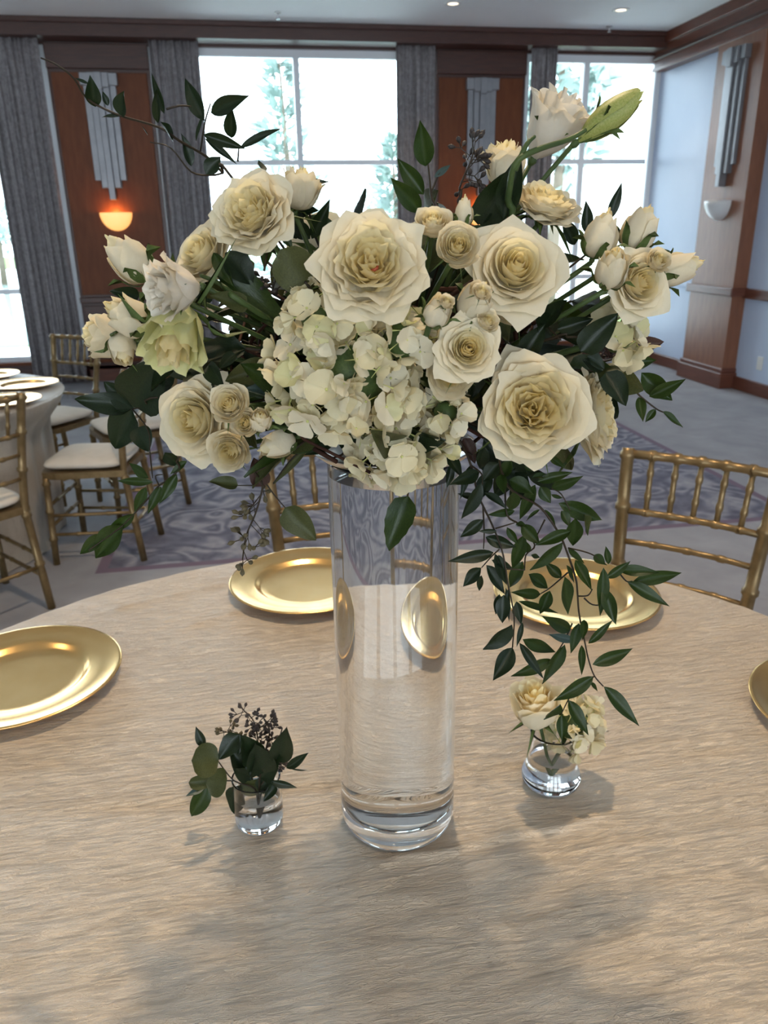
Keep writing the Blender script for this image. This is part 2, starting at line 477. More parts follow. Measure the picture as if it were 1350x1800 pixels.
for x0, x1 in ((-7.9, -5.3), (-4.7, -2.1), (-1.5, 1.1), (1.7, 4.3)):  # the added rear openings that let in fill light
    portal(((x0 + x1) / 2, YF - 0.25, 1.8), (R(90), 0, 0), x1 - x0, 2.6)

# curtains
def curtain(label, x0, x1, seed):
    rnd = random.Random(seed)
    W = x1 - x0
    nx, nz = 110, 26
    k = max(4, int(W / 0.075))
    ph = [rnd.uniform(-0.5, 0.5) for _ in range(k + 2)]
    v, f = [], []
    for j in range(nz + 1):
        z = 0.03 + (3.235 - 0.03) * j / nz
        t = j / nz
        for i in range(nx + 1):
            u = i / nx
            a = u * k * 2 * math.pi
            c = int(u * k)
            w = 0.6 + 0.4 * math.sin(c * 2.4 + seed)
            amp = (0.030 + 0.022 * (1 - t)) * w
            y = 8.63 + amp * math.sin(a + ph[c] * 0.5 * math.sin(math.pi * (u * k - c))) + 0.010 * math.sin(2.3 * a + 3 * t + seed)
            x = x0 + W * u + 0.012 * math.sin(a * 0.5 + 4 * t) * (1 - t) * math.sin(math.pi * u)
            if t > 0.94:
                y = 8.63 + (y - 8.63) * 0.7 + 0.012 * math.sin(a * 2)
            v.append((x, y, z))
    for j in range(nz):
        for i in range(nx):
            a = j * (nx + 1) + i
            f.append((a, a + 1, a + nx + 2, a + nx + 1))
    o = obj('curtain', (v, f), M['curtain_fabric'])
    s = o.modifiers.new('thickness', 'SOLIDIFY')
    s.thickness = 0.006
    tag(o, label, 'curtain')
curtain('grey pleated curtain at the window behind the far round table', -2.32, -1.785, 1)
curtain('grey pleated curtain between the lit sconce pier and the central window', -0.785, -0.33, 2)
curtain('grey pleated curtain between the central window and the half-hidden sconce', 1.60, 2.00, 3)
curtain('grey pleated curtain between the half-hidden sconce and the corner window', 3.015, 3.29, 4)

# art deco wall sconces
def sconce(label, mat4, lit):
    s = thing('wall_sconce', label, 'sconce', mat=mat4, group='art deco wall sconces')
    for dx, hw, d in ((-0.122, 0.0295, 0.035), (-0.061, 0.0295, 0.055), (0, 0.0295, 0.075), (0.061, 0.0295, 0.055), (0.122, 0.0295, 0.035)):
        zb = 2.0 if abs(dx) > 0.1 else (1.93 if abs(dx) > 0.01 else 1.82)
        MB().bev(dx - hw, dx + hw, -d, 0, zb, 2.86, 0.004).build('slat', M['sconce_metal'], s)
        MB().bev(dx - hw - 0.004 - (0.018 if abs(dx) > 0.1 else 0), dx + hw + 0.004 + (0.018 if abs(dx) > 0.1 else 0), -d - 0.03, 0, 2.80 + abs(dx) * 0.35, 2.95, 0.004).build('head_block', M['sconce_metal'], s)
    MB().box(-0.15, 0.15, -0.02, 0, 2.0, 2.9).box(-0.095, 0.095, -0.02, 0, 1.93, 2.0).build('back_plate', M['sconce_metal'], s)
    v, f = [], []
    n, q = 20, 8
    for sgn, sh in ((1, 1.0), (-1, 0.94)):
        for j in range(q + 1):
            a = (math.pi / 2) * j / q
            for i in range(n + 1):
                b = math.pi * i / n
                v.append((0.16 * sh * math.cos(a) * math.cos(b), -0.15 * sh * math.cos(a) * math.sin(b), 1.70 - 0.175 * sh * math.sin(a)))
    m_ = (q + 1) * (n + 1)
    for k in (0, m_):
        for j in range(q):
            for i in range(n):
                a = k + j * (n + 1) + i
                f.append((a, a + 1, a + n + 2, a + n + 1) if k else (a, a + n + 1, a + n + 2, a + 1))
    for i in range(n):
        f.append((i, i + 1, m_ + i + 1, m_ + i))
    obj('bowl', (v, f), M['bowl_glass_lit' if lit else 'bowl_glass_off'], s)
    MB().tube([(0, 0, 1.62), (0, -0.05, 1.62), (0, -0.06, 1.66)], 0.012).build('lamp_holder', M['chrome'], s, smooth=True)
    if lit:
        ld = bpy.data.lights.new('sconce_bulb', 'POINT')
        ld.energy = 2.0
        ld.color = (1.0, 0.42, 0.10)
        ld.shadow_soft_size = 0.03
        lo = bpy.data.objects.new('sconce_bulb', ld)
        col.objects.link(lo)
        lo.parent = s
        lo.location = (0, -0.06, 1.70)
    return s
sconce('fluted grey metal sconce with glowing amber bowl in plain view', Matrix.Translation((-1.30, YB, 0)), True)
sconce('fluted grey metal sconce with its amber bowl hidden behind the flowers', Matrix.Translation((2.52, YB, 0)), True)
sconce('fluted grey metal sconce with unlit white bowl on the wooden pillar', Matrix.Translation((PX, (PY0 + PY1) / 2, 0)) @ Matrix.Rotation(R(-90), 4, 'Z'), False)

o = thing('wall_outlet', 'white electrical outlet plate low on the wall beside the pillar', 'outlet', (XR, 6.42, 0.29), R(-90))
MB().bev(-0.04, 0.04, -0.008, 0, -0.06, 0.06, 0.003).build('cover_plate', M['outlet_plastic'], o)
for z in (-0.025, 0.025):
    MB().bev(-0.017, 0.017, -0.012, -0.006, z - 0.014, z + 0.014, 0.003).build('socket', M['bowl_glass_off'], o)

# ceiling downlights and sprinklers
def downlight(label, x, y, energy, group=None, beam=110):
    s = thing('ceiling_downlight', label, 'downlight', (x, y, ZC), 0, group)
    MB().lathe([(0.045, 0.0), (0.075, 0.0), (0.078, -0.006), (0.07, -0.010), (0.05, -0.008), (0.045, 0.0)], 32).build('trim_ring', M['bowl_glass_off'], s, smooth=True)
    MB().lathe([(0.0, -0.003), (0.046, -0.003), (0.046, -0.001), (0, -0.001)], 32).build('lens', M['downlight_glow'], s)
    ld = bpy.data.lights.new('downlight_lamp', 'SPOT')
    ld.energy = energy
    ld.color = (1.0, 0.76, 0.50)
    ld.spot_size = R(beam)
    ld.spot_blend = 0.6
    ld.shadow_soft_size = 0.06
    lo = bpy.data.objects.new('downlight_lamp', ld)
    col.objects.link(lo)
    lo.parent = s
    lo.location = (0, 0, -0.02)
DL = 0.62
downlight('recessed ceiling downlight above the central window and half-hidden sconce', 1.94, 7.70, 40 * DL)
downlight('recessed ceiling downlight above the corner window', 3.54, 7.75, 40 * DL)
for i, (x, y, e) in enumerate(((0.30, 1.65, 270), (-2.4, 1.6, 70), (3.2, 1.6, 70), (0.5, -1.3, 190), (-2.4, -1.6, 60), (3.2, -1.6, 60), (-2.2, 4.7, 40), (1.0, 4.7, 40), (3.4, 4.7, 40))):  # unseen lamps; the strong one behind the camera is front fill for flowers
    downlight('recessed ceiling downlight of the grid over the tables', x, y, e * DL, 'downlights over the tables')
def sprinkler(label, x, y):
    s = thing('fire_sprinkler', label, 'sprinkler', (x, y, ZC))
    MB().lathe([(0, 0), (0.03, 0), (0.03, -0.004), (0.012, -0.008), (0.0, -0.008)], 20).build('escutcheon', M['chrome'], s, smooth=True)
    MB().tube([(0, 0, -0.005), (0, 0, -0.05)], 0.009).build('body', M['chrome'], s, smooth=True)
    MB().lathe([(0, -0.05), (0.02, -0.05), (0.02, -0.054), (0, -0.054)], 16).build('deflector', M['chrome'], s)
sprinkler('small chrome fire sprinkler on the ceiling above the central window', 0.42, 8.16)
sprinkler('small chrome fire sprinkler on the ceiling in front of the corner window', 3.70, 8.34)

# ------------------------------------------------------------------ outdoors
struct(MB().box(-60, 60, YB + 0.4, 100, -0.8, -0.6).build('ground_lawn', M['lawn']))
struct(MB().box(-40, 30, YB + 0.4, 15.5, -0.6, -0.45).build('ground_terrace', M['far_stucco']))  # pale terrace, put in to bounce daylight up onto the ceiling
struct(MB().box(-60, 4, 17, 60, -0.6, -0.585).build('water_lake', M['lake']))
def far_tree(name, label, x, y, h, w, seed, kind):
    rnd = random.Random(seed)
    s = thing(name, label, 'tree', (x, y, -0.6), 0, 'trees outside the windows')
    MB().tube([(0, 0, 0), (0.1, 0, h * 0.5), (0, 0.1, h * 0.97)], [0.16, 0.1, 0.02], 7).build('trunk', M['far_bark'], s, smooth=True)
    v, f = [], []
    n = 700
    for _ in range(n):
        if kind == 'conifer':
            t = rnd.uniform(0.12, 1.0)
            rr = w * (1.02 - t) * (0.65 + 0.35 * math.sin(t * 40)) * math.sqrt(rnd.random())
            c = Vector((rr * math.cos(_ * 2.4), rr * math.sin(_ * 2.4), h * t - 0.12 * rr))
            d = Vector((math.cos(_ * 2.4), math.sin(_ * 2.4), rnd.uniform(-0.2, 0.9))).normalized()
            ln, wd_ = rnd.uniform(0.3, 0.7), 0.09
        else:
            q = Vector((rnd.gauss(0, 1), rnd.gauss(0, 1), rnd.gauss(0, 1))).normalized() * rnd.uniform(0.5, 1)
            lump = 0.8 + 0.3 * noise.noise(q * 2.5 + Vector((seed, 0, 0)))
            c = Vector((q.x * w * lump, q.y * w * lump, h * 0.66 + q.z * h * 0.34 * lump))
            d = Vector((rnd.gauss(0, 1), rnd.gauss(0, 1), rnd.gauss(0, 0.6))).normalized()
            ln, wd_ = rnd.uniform(0.25, 0.5), 0.13
        b = d.orthogonal().normalized() * wd_
        k = len(v)
        v += [c - b * 0.3, c + d * ln * 0.5 + b, c + d * ln, c + d * ln * 0.5 - b]
        f.append((k, k + 1, k + 2, k + 3))
    obj('crown', (v, f), M['far_foliage'], s, smooth=False)
def outx(px, py, y):
    v_ = ray(px, py)
    return (CAM + v_ * (y / v_.y)).x
far_tree('conifer_tree', 'tall feathery conifer seen through the central window', outx(497, 230, 26), 26, 7.4, 2.3, 3, 'conifer')
far_tree('conifer_tree', 'slim conifer beside the edge of the third curtain', outx(690, 250, 30), 30, 5.2, 2.0, 4, 'conifer')
far_tree('leafy_tree', 'round green tree outside the corner window', outx(985, 140, 17), 17, 7.4, 1.5, 5, 'leafy')
far_tree('leafy_tree', 'low green tree on the lake shore outside the window by the far table', outx(5, 480, 40), 40, 4.2, 3.4, 6, 'leafy')
far_tree('leafy_tree', 'broad green tree on the lake shore behind the central window', outx(620, 330, 45), 45, 5.0, 4.5, 7, 'leafy')
# white building outside the corner window
bx0 = outx(1036, 250, 20)
s = thing('white_building', 'white building with a sloping roofline outside the corner window', 'building', (bx0, 20, -0.6))
vw = [(0, 0, 0), (8, 0, 0), (8, 0, 8.2), (0, 0, 5.6), (0, 6, 0), (8, 6, 0), (8, 6, 8.2), (0, 6, 5.6)]
obj('wall', (vw, [(0, 1, 2, 3), (5, 4, 7, 6), (4, 0, 3, 7), (1, 5, 6, 2), (0, 4, 5, 1), (3, 2, 6, 7)]), M['far_stucco'], s, smooth=False)
obj('roof', ([(-0.3, -0.4, 5.52), (8.2, -0.4, 8.28), (8.2, 6.2, 8.28), (-0.3, 6.2, 5.52), (-0.3, -0.4, 5.72), (8.2, -0.4, 8.48), (8.2, 6.2, 8.48), (-0.3, 6.2, 5.72)],
    [(0, 3, 2, 1), (4, 5, 6, 7), (0, 1, 5, 4), (2, 3, 7, 6), (1, 2, 6, 5), (3, 0, 4, 7)]), M['far_stucco'], s, smooth=False)

# ------------------------------------------------------------------ tables and linen
ZT = 0.765
TC = Vector((0.127, 0.772, 0))
def round_table(label, c, rad, cat='table'):
    t = thing('round_table', label, cat, (c.x, c.y, 0))
    MB().lathe([(0, 0.735), (rad - 0.01, 0.735), (rad, 0.742), (rad, 0.753), (rad - 0.008, 0.76), (0, 0.76)], 64).build('table_top', M['table_wood'], t)
    for k in range(4):
        a = R(45 + 90 * k)
        x, y = 0.5 * math.cos(a), 0.5 * math.sin(a)
        MB().tube([(x, y, 0), (x * 0.95, y * 0.95, 0.735)], 0.018).build('leg', M['chrome'], t, smooth=True)
    return t
def cloth(label, c, rad, hem, rings, segs, ridges, matn, seed, folds=22, amp=0.045, dents=()):
    v, f = [], []
    v.append((0, 0, ZT))
    prof = [(rad * (i + 1) / rings, ZT) for i in range(rings)]
    for i in range(1, 8):
        a = (math.pi / 2) * i / 7
        prof.append((rad + 0.012 * math.sin(a), ZT - 0.012 * (1 - math.cos(a))))
    ns = 24
    for i in range(1, ns + 1):
        q = i / ns
        prof.append((rad + 0.012 + (hem - rad) * q, ZT - 0.012 - (ZT - 0.012 - 0.006) * q))
    nt = rings + 7
    for i, (r_, z_) in enumerate(prof):
        drop = max(0.0, (ZT - z_) / ZT)
        for k in range(segs):
            a = 2 * math.pi * k / segs
            rr = r_
            zz = z_
            if i >= rings:
                w = math.sin(a * folds + 1.7 * math.sin(a * 3 + seed)) * (0.6 + 0.4 * math.sin(a * 7 + seed))
                rr += amp * (drop ** 0.8) * w
                for da, rmax, hw in dents:      # where a pushed-in chair presses the skirt inward
                    off = abs((a - R(da) + math.pi) % (2 * math.pi) - math.pi)
                    g = 1 - max(0.0, min(1.0, (off - R(hw)) / R(9)))
                    q = max(0.0, min(1.0, drop / 0.28))
                    g = g * g * (3 - 2 * g) * q * q * (3 - 2 * q)
                    rr -= g * max(0.0, rr - rmax - 0.012 * w)
            x, y = rr * math.cos(a), rr * math.sin(a)
            if i < nt:
                P = Vector((x, y, 0))
                if ridges is not None:
                    zz += 0.0024 * noise.noise(Vector((x * 5, y * 17, seed))) + 0.0018 * noise.noise(Vector((x * 14, y * 40, seed + 3)))
                    for A, B, h_, s_ in ridges:
                        ab = B - A
                        t_ = max(0, min(1, (P - A).dot(ab) / ab.length_squared))
                        wob = 0.006 * noise.noise(Vector((t_ * 6, h_ * 900, 0)))
                        n_ = Vector((-ab.y, ab.x, 0)).normalized()
                        dd = (P - A).dot(n_) - wob
                        end = min(1, t_ * 8, (1 - t_) * 8)
                        zz += h_ * end * math.exp(-(dd / s_) ** 2)
            v.append((x, y, zz))
    for k in range(segs):
        f.append((0, 1 + k, 1 + (k + 1) % segs))
    for i in range(len(prof) - 1):
        a0, b0 = 1 + i * segs, 1 + (i + 1) * segs
        for k in range(segs):
            k2 = (k + 1) % segs
            f.append((a0 + k, b0 + k, b0 + k2, a0 + k2))
    o = obj('tablecloth', (v, f), M[matn])
    o.location = (c.x, c.y, 0)
    tag(o, label, 'tablecloth')
    return o
round_table('round banquet table under the crinkled cloth with the tall vase', TC, 0.90)
def tp(px, py):
    return onz(px, py, ZT) - Vector((TC.x, TC.y, ZT))
ridges = [(tp(-60, 1440), tp(1420, 1288), 0.0035, 0.0055), (tp(640, 1524), tp(1120, 1428), 0.0040, 0.007),
          (tp(840, 1250), tp(1390, 1175), 0.0015, 0.008), (tp(-40, 1700), tp(420, 1590), 0.0015, 0.01), (tp(880, 1640), tp(1030, 1590), 0.0016, 0.005),
          (tp(180, 1075), tp(420, 1020), 0.003, 0.010), (tp(330, 1100), tp(470, 1060), 0.003, 0.009)]
cloth('crinkled champagne satin cloth on the table with the tall floral vase', TC, 0.914, 0.905, 230, 640, ridges, 'table_linen', 5, 22, 0.018, [(85.7, 0.78, 21), (44.4, 0.84, 19)])
TB = Vector((-1.72, 3.93, 0))
round_table('round banquet table under the ivory cloth near the windows', TB, 0.75)
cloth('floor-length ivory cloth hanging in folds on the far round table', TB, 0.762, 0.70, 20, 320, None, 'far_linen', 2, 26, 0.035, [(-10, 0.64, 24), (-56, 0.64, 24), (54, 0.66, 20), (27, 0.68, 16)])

# gold chargers
def charger_mesh():
    prof = [(0, 0.004), (0.085, 0.004), (0.098, 0.0045), (0.104, 0.007), (0.109, 0.0125), (0.115, 0.0145), (0.135, 0.0155), (0.155, 0.0175), (0.160, 0.0195), (0.1645, 0.0195), (0.1655, 0.018),
            (0.163, 0.016), (0.155, 0.0135), (0.115, 0.0105), (0.108, 0.005), (0.104, 0.001), (0.098, 0.0), (0, 0.0)]
    return MB().lathe(prof, 96)
ch_me = None
def charger(label, x, y, z=ZT + 0.0028):
    global ch_me
    if ch_me is None:
        o = charger_mesh().build('charger_plate', M['gold_leaf'], smooth=True)
        ch_me = o.data
    else:
        o = obj('charger_plate', ch_me)
    o.location = (x, y, z)
    tag(o, label, 'plate', 'gold charger plates')
def polar(c, r_, a):
    return c.x + r_ * math.cos(R(a)), c.y + r_ * math.sin(R(a))
charger('gold charger plate set behind the trailing green vine', *polar(TC, 0.735, 49.3))
charger('gold charger plate partly hidden by the tall glass vase', *polar(TC, 0.730, 94))
charger('gold charger plate with nothing in front of it, on the crinkled cloth', *polar(TC, 0.713, 141.5))
charger('gold charger plate of which only a sliver of rim shows', 0.878, 0.862)
charger('gold charger plate on the far table, between two others', -1.165, 4.14, ZT + 0.0008)
charger('gold charger plate on the far table, beside the nearest chair post', -1.15, 3.72, ZT + 0.0008)
charger('gold charger plate on the far table, deepest toward the window', -1.44, 4.47, ZT + 0.0008)

# ------------------------------------------------------------------ chiavari chairs
def bamboo(pts, rad, rings=(), n=10):
    """a rod with turned rings: resample and swell at ring positions (0..1)"""
    pts = [Vector(p) for p in pts]
    seg = [(pts[i + 1] - pts[i]).length for i in range(len(pts) - 1)]
    T = sum(seg)
    ts = set([0, 1.0])
    acc = 0
    for s_ in seg:
        acc += s_
        ts.add(min(1.0, acc / T))
    for q in rings:
        d = 0.006 / T
        for k in (-2, -1, 0, 1, 2):
            ts.add(min(1, max(0, q + k * d)))
    ts = sorted(ts)
    P, Rr = [], []
    for t_ in ts:
        d = t_ * T
        i = 0
        while i < len(seg) - 1 and d > seg[i]:
            d -= seg[i]; i += 1
        P.append(pts[i].lerp(pts[i + 1], min(1, d / seg[i])))
        sw = 0
        for q in rings:
            if abs(t_ - q) * T < 0.007:
                sw = 0.28
        Rr.append(rad * (1 + sw))
    return MB().tube(P, Rr, n)
def make_chair():
    c = thing('chiavari_chair', 'x', 'chair', group='gold chiavari chairs')
    g = M['chair_gold']
    def post(z):
        if z < 0.44:
            t_ = z / 0.44
            return Vector((0.172 - 0.014 * t_, -0.225 + 0.045 * t_, z))
        t_ = (z - 0.44) / 0.48
        return Vector((0.158 + 0.030 * t_, -0.18 - 0.075 * t_ ** 1.4, z))
    for sx in (-1, 1):
        pts = [Vector((sx * post(z).x, post(z).y, z)) for z in (0, 0.15, 0.3, 0.44, 0.56, 0.68, 0.80, 0.92)]
        bamboo(pts, 0.0165, (0.22, 0.45, 0.66, 0.83, 0.98)).build('rear_post', g, c, smooth=True)
        bamboo([(sx * 0.195, 0.185, 0), (sx * 0.185, 0.172, 0.43)], 0.0155, (0.3, 0.62, 0.93)).build('leg', g, c, smooth=True)
        for z in (0.15, 0.245):
            f_ = z / 0.43
            a = Vector((sx * (0.195 - 0.01 * f_), 0.185 - 0.013 * f_, z)); b = Vector((sx * post(z).x, post(z).y, z))
            bamboo([a, b], 0.0085, (0.3, 0.7), 8).build('stretcher', g, c, smooth=True)
    for z in (0.19, 0.29):
        bamboo([(-0.19, 0.18, z), (0.19, 0.18, z)], 0.0085, (0.3, 0.7), 8).build('stretcher', g, c, smooth=True)
    bamboo([(-post(0.19).x, post(0.19).y, 0.19), (post(0.19).x, post(0.19).y, 0.19)], 0.0085, (0.3, 0.7), 8).build('stretcher', g, c, smooth=True)
    # seat frame: trapezoid with rounded front
    v, f = [], []
    out = [(-0.175, -0.19), (0.175, -0.19), (0.205, 0.12), (0.19, 0.185), (0.13, 0.20), (-0.13, 0.20), (-0.19, 0.185), (-0.205, 0.12)]
    for z in (0.425, 0.455):
        v += [(x, y, z) for x, y in out]
    nn = len(out)
    f = [tuple(range(nn - 1, -1, -1)), tuple(range(nn, 2 * nn))] + [(k, (k + 1) % nn, nn + (k + 1) % nn, nn + k) for k in range(nn)]
    obj('seat', (v, f), g, c, smooth=False)
    # cushion
    cv, cf = [], []
    nr, ns_ = 8, 40
    for j in range(nr + 1):
        a = math.pi * j / nr
        for k in range(ns_):
            q = 2 * math.pi * k / ns_
            sq = lambda w: math.copysign(abs(w) ** 0.35, w)
            hx = 0.185 + 0.015 * math.sin(q)
            pr = math.sin(a) ** 0.45
            cv.append((hx * sq(math.cos(q)) * pr, 0.005 + 0.19 * sq(math.sin(q)) * pr, 0.483 - 0.028 * math.cos(a) * (1 if math.cos(a) > 0 else 1.0) - (0 if j else 0)))
    for j in range(nr):
        for k in range(ns_):
            k2 = (k + 1) % ns_
            cf.append((j * ns_ + k, j * ns_ + k2, (j + 1) * ns_ + k2, (j + 1) * ns_ + k))
    obj('cushion', (cv, cf), M['cushion_fabric'], c)
    def rail(z, rad, bow, rings):
        p0 = post(z)
        pts = [Vector((p0.x * u, p0.y - bow * (1 - u * u), z)) for u in (-1, -0.66, -0.33, 0, 0.33, 0.66, 1)]
        bamboo(pts, rad, rings, 8).build('back_rail', g, c, smooth=True)
    rail(0.905, 0.0125, 0.02, (0.17, 0.34, 0.5, 0.66, 0.83))
    rail(0.755, 0.0095, 0.02, (0.17, 0.34, 0.5, 0.66, 0.83))
    rail(0.672, 0.0085, 0.02, (0.25, 0.5, 0.75))
    rail(0.572, 0.0085, 0.02, (0.25, 0.5, 0.75))
    for k in range(5):
        u = (k - 2) / 3.0
        a, b = post(0.755), post(0.905)
        bamboo([(a.x * u, a.y - 0.02 * (1 - u * u), 0.755), (b.x * u, b.y - 0.02 * (1 - u * u), 0.905)], 0.0075, (0.3, 0.7), 8).build('spindle', g, c, smooth=True)
    return c
chair0 = make_chair()
def place_chair(label, x, y, face, first=[True]):
    """face: heading in degrees the sitter looks toward"""
    c = chair0 if first[0] else copy_tree(chair0)
    first[0] = False
    c.location = (x, y, 0)
    c.rotation_euler = (0, 0, R(face - 90))
    c['label'] = label
place_chair('gold chiavari chair facing the charger plate behind the trailing vine', 0.925, 1.552, 45.5 + 180)
place_chair('gold chiavari chair standing directly behind the tall glass vase', 0.205, 1.80, 272)
place_chair('gold chiavari chair with ivory cushion, side-on at the far table in full view', -0.80, 3.77, 172)
place_chair('gold chiavari chair at the far table, tucked behind the side-on chair', -0.72, 4.44, 205)
place_chair('gold chiavari chair at the far table, before the grey curtain', -1.21, 4.75, 234)
place_chair('gold chiavari chair at the far table whose rear leg splays toward the vase table', -1.205, 3.16, 134)
# ------------------------------------------------------------------ tall glass vase
VC = onz(699, 1437, ZT)
VZ = ZT + 0.0025
VR = 0.0715
RIM = 1.250 - VZ                       # height of the rim above the cloth
WL = 1.232 - VZ                        # water level
vase = thing('cylinder_vase', 'tall clear glass cylinder vase filled with water', 'vase', (VC.x, VC.y, VZ))
MB().lathe([(0, 0.0015), (0.045, 0.001), (0.057, 0), (0.064, 0.003), (0.069, 0.009), (VR, 0.018), (VR, 0.0185), (VR, 0.1), (VR, RIM - 0.0045), (VR, RIM - 0.004), (VR - 0.001, RIM - 0.001), (VR - 0.002, RIM), (VR - 0.003, RIM - 0.001),
            (VR - 0.004, RIM - 0.004), (VR - 0.004, RIM - 0.0045), (VR - 0.004, 0.1), (VR - 0.004, 0.0405), (VR - 0.004, 0.040), (VR - 0.008, 0.032), (VR - 0.016, 0.028), (0.03, 0.026), (0, 0.0255)], 128).build('glass_wall', M['clear_glass'], vase, auto=35)
w_ = VR - 0.0039
MB().lathe([(0, 0.0254), (0.03, 0.0259), (VR - 0.016, 0.0279), (VR - 0.008, 0.0319), (w_, 0.040), (w_, WL), (0, WL)], 128).build('water', M['water'], vase, auto=40)
# silver dish that carries the flowers on the rim
DZ = VZ + RIM
dish = MB().lathe([(0, 0.003), (0.065, 0.003), (0.078, 0.006), (0.086, 0.012), (0.0885, 0.013), (0.089, 0.0115), (0.087, 0.009), (0.079, 0.003), (0.066, 0.0), (0, 0.0)], 72).build('flower_dish', M['silver_dish'], smooth=True)
dish.location = (VC.x, VC.y, DZ)
tag(dish, 'shallow silver dish on the rim of the tall vase, under the flowers', 'dish')

AX = VC.dot(HEAD)                       # heading distance of the vase axis
HUB = Vector((VC.x, VC.y, DZ + 0.06))   # where all stems meet
rnd = random.Random(11)

# foam and grapevine twigs at the heart of the bouquet
fo = MB()
fv, ff = [], []
fo.lathe([(0, 0.0), (0.045, 0.0), (0.062, 0.02), (0.066, 0.045), (0.055, 0.075), (0.03, 0.09), (0, 0.094)], 28)
o = fo.build('floral_foam', M['foam'], smooth=True)
o.location = (VC.x, VC.y, DZ + 0.0031)
tag(o, 'dark green floral foam block hidden in the heart of the bouquet', 'foam')
tw = thing('grapevine_ball', 'ball of dark brown grapevine twigs showing inside the bouquet', 'twigs', (VC.x, VC.y, DZ + 0.01))
for k in range(46):
    a0, tilt, rad = rnd.uniform(0, 6.28), rnd.uniform(-0.9, 0.9), rnd.uniform(0.075, 0.125)
    span = rnd.uniform(1.2, 3.0)
    ax1 = Vector((math.cos(a0), math.sin(a0), rnd.uniform(-0.2, 0.5))).normalized()
    ax2 = Vector((-math.sin(a0), math.cos(a0), tilt)).normalized()
    pts = []
    for j in range(9):
        q = -span / 2 + span * j / 8
        p_ = (ax1 * math.cos(q) * 1.25 + ax2 * math.sin(q) * 1.45) * rad + Vector((0, 0, 0.085)) + Vector((rnd.gauss(0, 0.003), rnd.gauss(0, 0.003), rnd.gauss(0, 0.003)))
        p_.z = max(p_.z, 0.012)
        pts.append(p_)
    MB().tube(pts, rnd.uniform(0.0012, 0.0026), 6).build('twig', M['twig_bark'], tw, smooth=True)

# ------------------------------------------------------------------ flower prototypes (unit size, axis +z)
def sm(x):
    x = max(0.0, min(1.0, x))
    return x * x * (3 - 2 * x)
def petal_mesh(rb, zb, rt, zt, cr, cz, W, lip=0.0, k=1.0, tip=0.05, roll=0.05, ruf=0.02, crum=0.03, fr=5.0, seed=0, nu=8, nv=8):
    """sheet rising from (rb, zb) to (rt, zt) in (radius, height), bowed through (cr, cz); its lip turns outward"""
    rd = random.Random(seed)
    ph = [rd.uniform(0, 6.28) for _ in range(5)]
    off = Vector((rd.uniform(-50, 50), rd.uniform(-50, 50), rd.uniform(-50, 50)))
    def ev(v_):
        q = min(v_, 1.0)
        r_ = (1 - q) ** 2 * rb + 2 * q * (1 - q) * cr + q * q * rt
        z_ = (1 - q) ** 2 * zb + 2 * q * (1 - q) * cz + q * q * zt
        dr = 2 * (1 - q) * (cr - rb) + 2 * q * (rt - cr)
        dz = 2 * (1 - q) * (cz - zb) + 2 * q * (zt - cz)
        l_ = math.hypot(dr, dz) or 1
        if v_ > 1:
            r_ += dr * (v_ - 1); z_ += dz * (v_ - 1)
        e = max(0.0, (v_ - 0.72) / 0.28)
        r_ += lip * e * e
        z_ -= lip * 0.45 * e ** 3
        return r_, z_, dr / l_, dz / l_
    V, Fc = [], []
    skew = rd.uniform(-0.3, 0.3)
    for j in range(nv + 1):
        for i in range(nu + 1):
            u = -1 + 2 * i / nu
            vmax = 1 - 0.18 * abs(u) ** 2.6 + tip * max(0, 1 - abs(u - skew) * 2.0) + 0.04 * math.sin(2.3 * u + ph[3])
            vv = (j / nv) * vmax
            r_, z_, sr, sz = ev(vv)
            w = W * (0.30 + 0.70 * sm(vv / 0.6)) * (1 - 0.20 * max(0, (vv - 0.7) / 0.3) ** 2)
            xt = u * w
            rho = max(r_ * k, 0.06)
            th = max(-2.8, min(2.8, xt / rho))
            rad = r_ - rho * (1 - math.cos(th))
            tan = rho * math.sin(th)
            d = roll * abs(u) ** 3 * vv * vv + ruf * (math.sin(fr * u + ph[0]) * vv ** 3 + 0.5 * math.sin(2.3 * fr * u + ph[1]) * vv ** 5)
            d += crum * noise.noise(Vector((u * 1.8, vv * 2.2, 0)) + off) * min(1, vv * 2)
            V.append((rad + d * sz, tan, z_ - d * sr))
    for j in range(nv):
        for i in range(nu):
            a = j * (nu + 1) + i
            Fc.append((a, a + 1, a + nu + 2, a + nu + 1))
    return V, Fc
def lerp(a, b, t_):
    return a + (b - a) * t_
def sepal_mesh(L=0.8, rt=0.7, zt=-0.7, zb=-1.0, W=0.14):
    return petal_mesh(0.05, zb, rt, zt, rt * 0.75, zb - 0.05, W, 0.12, 3.0, 0.6, 0, 0.02, 0.05, 5, 3, 4, 6)

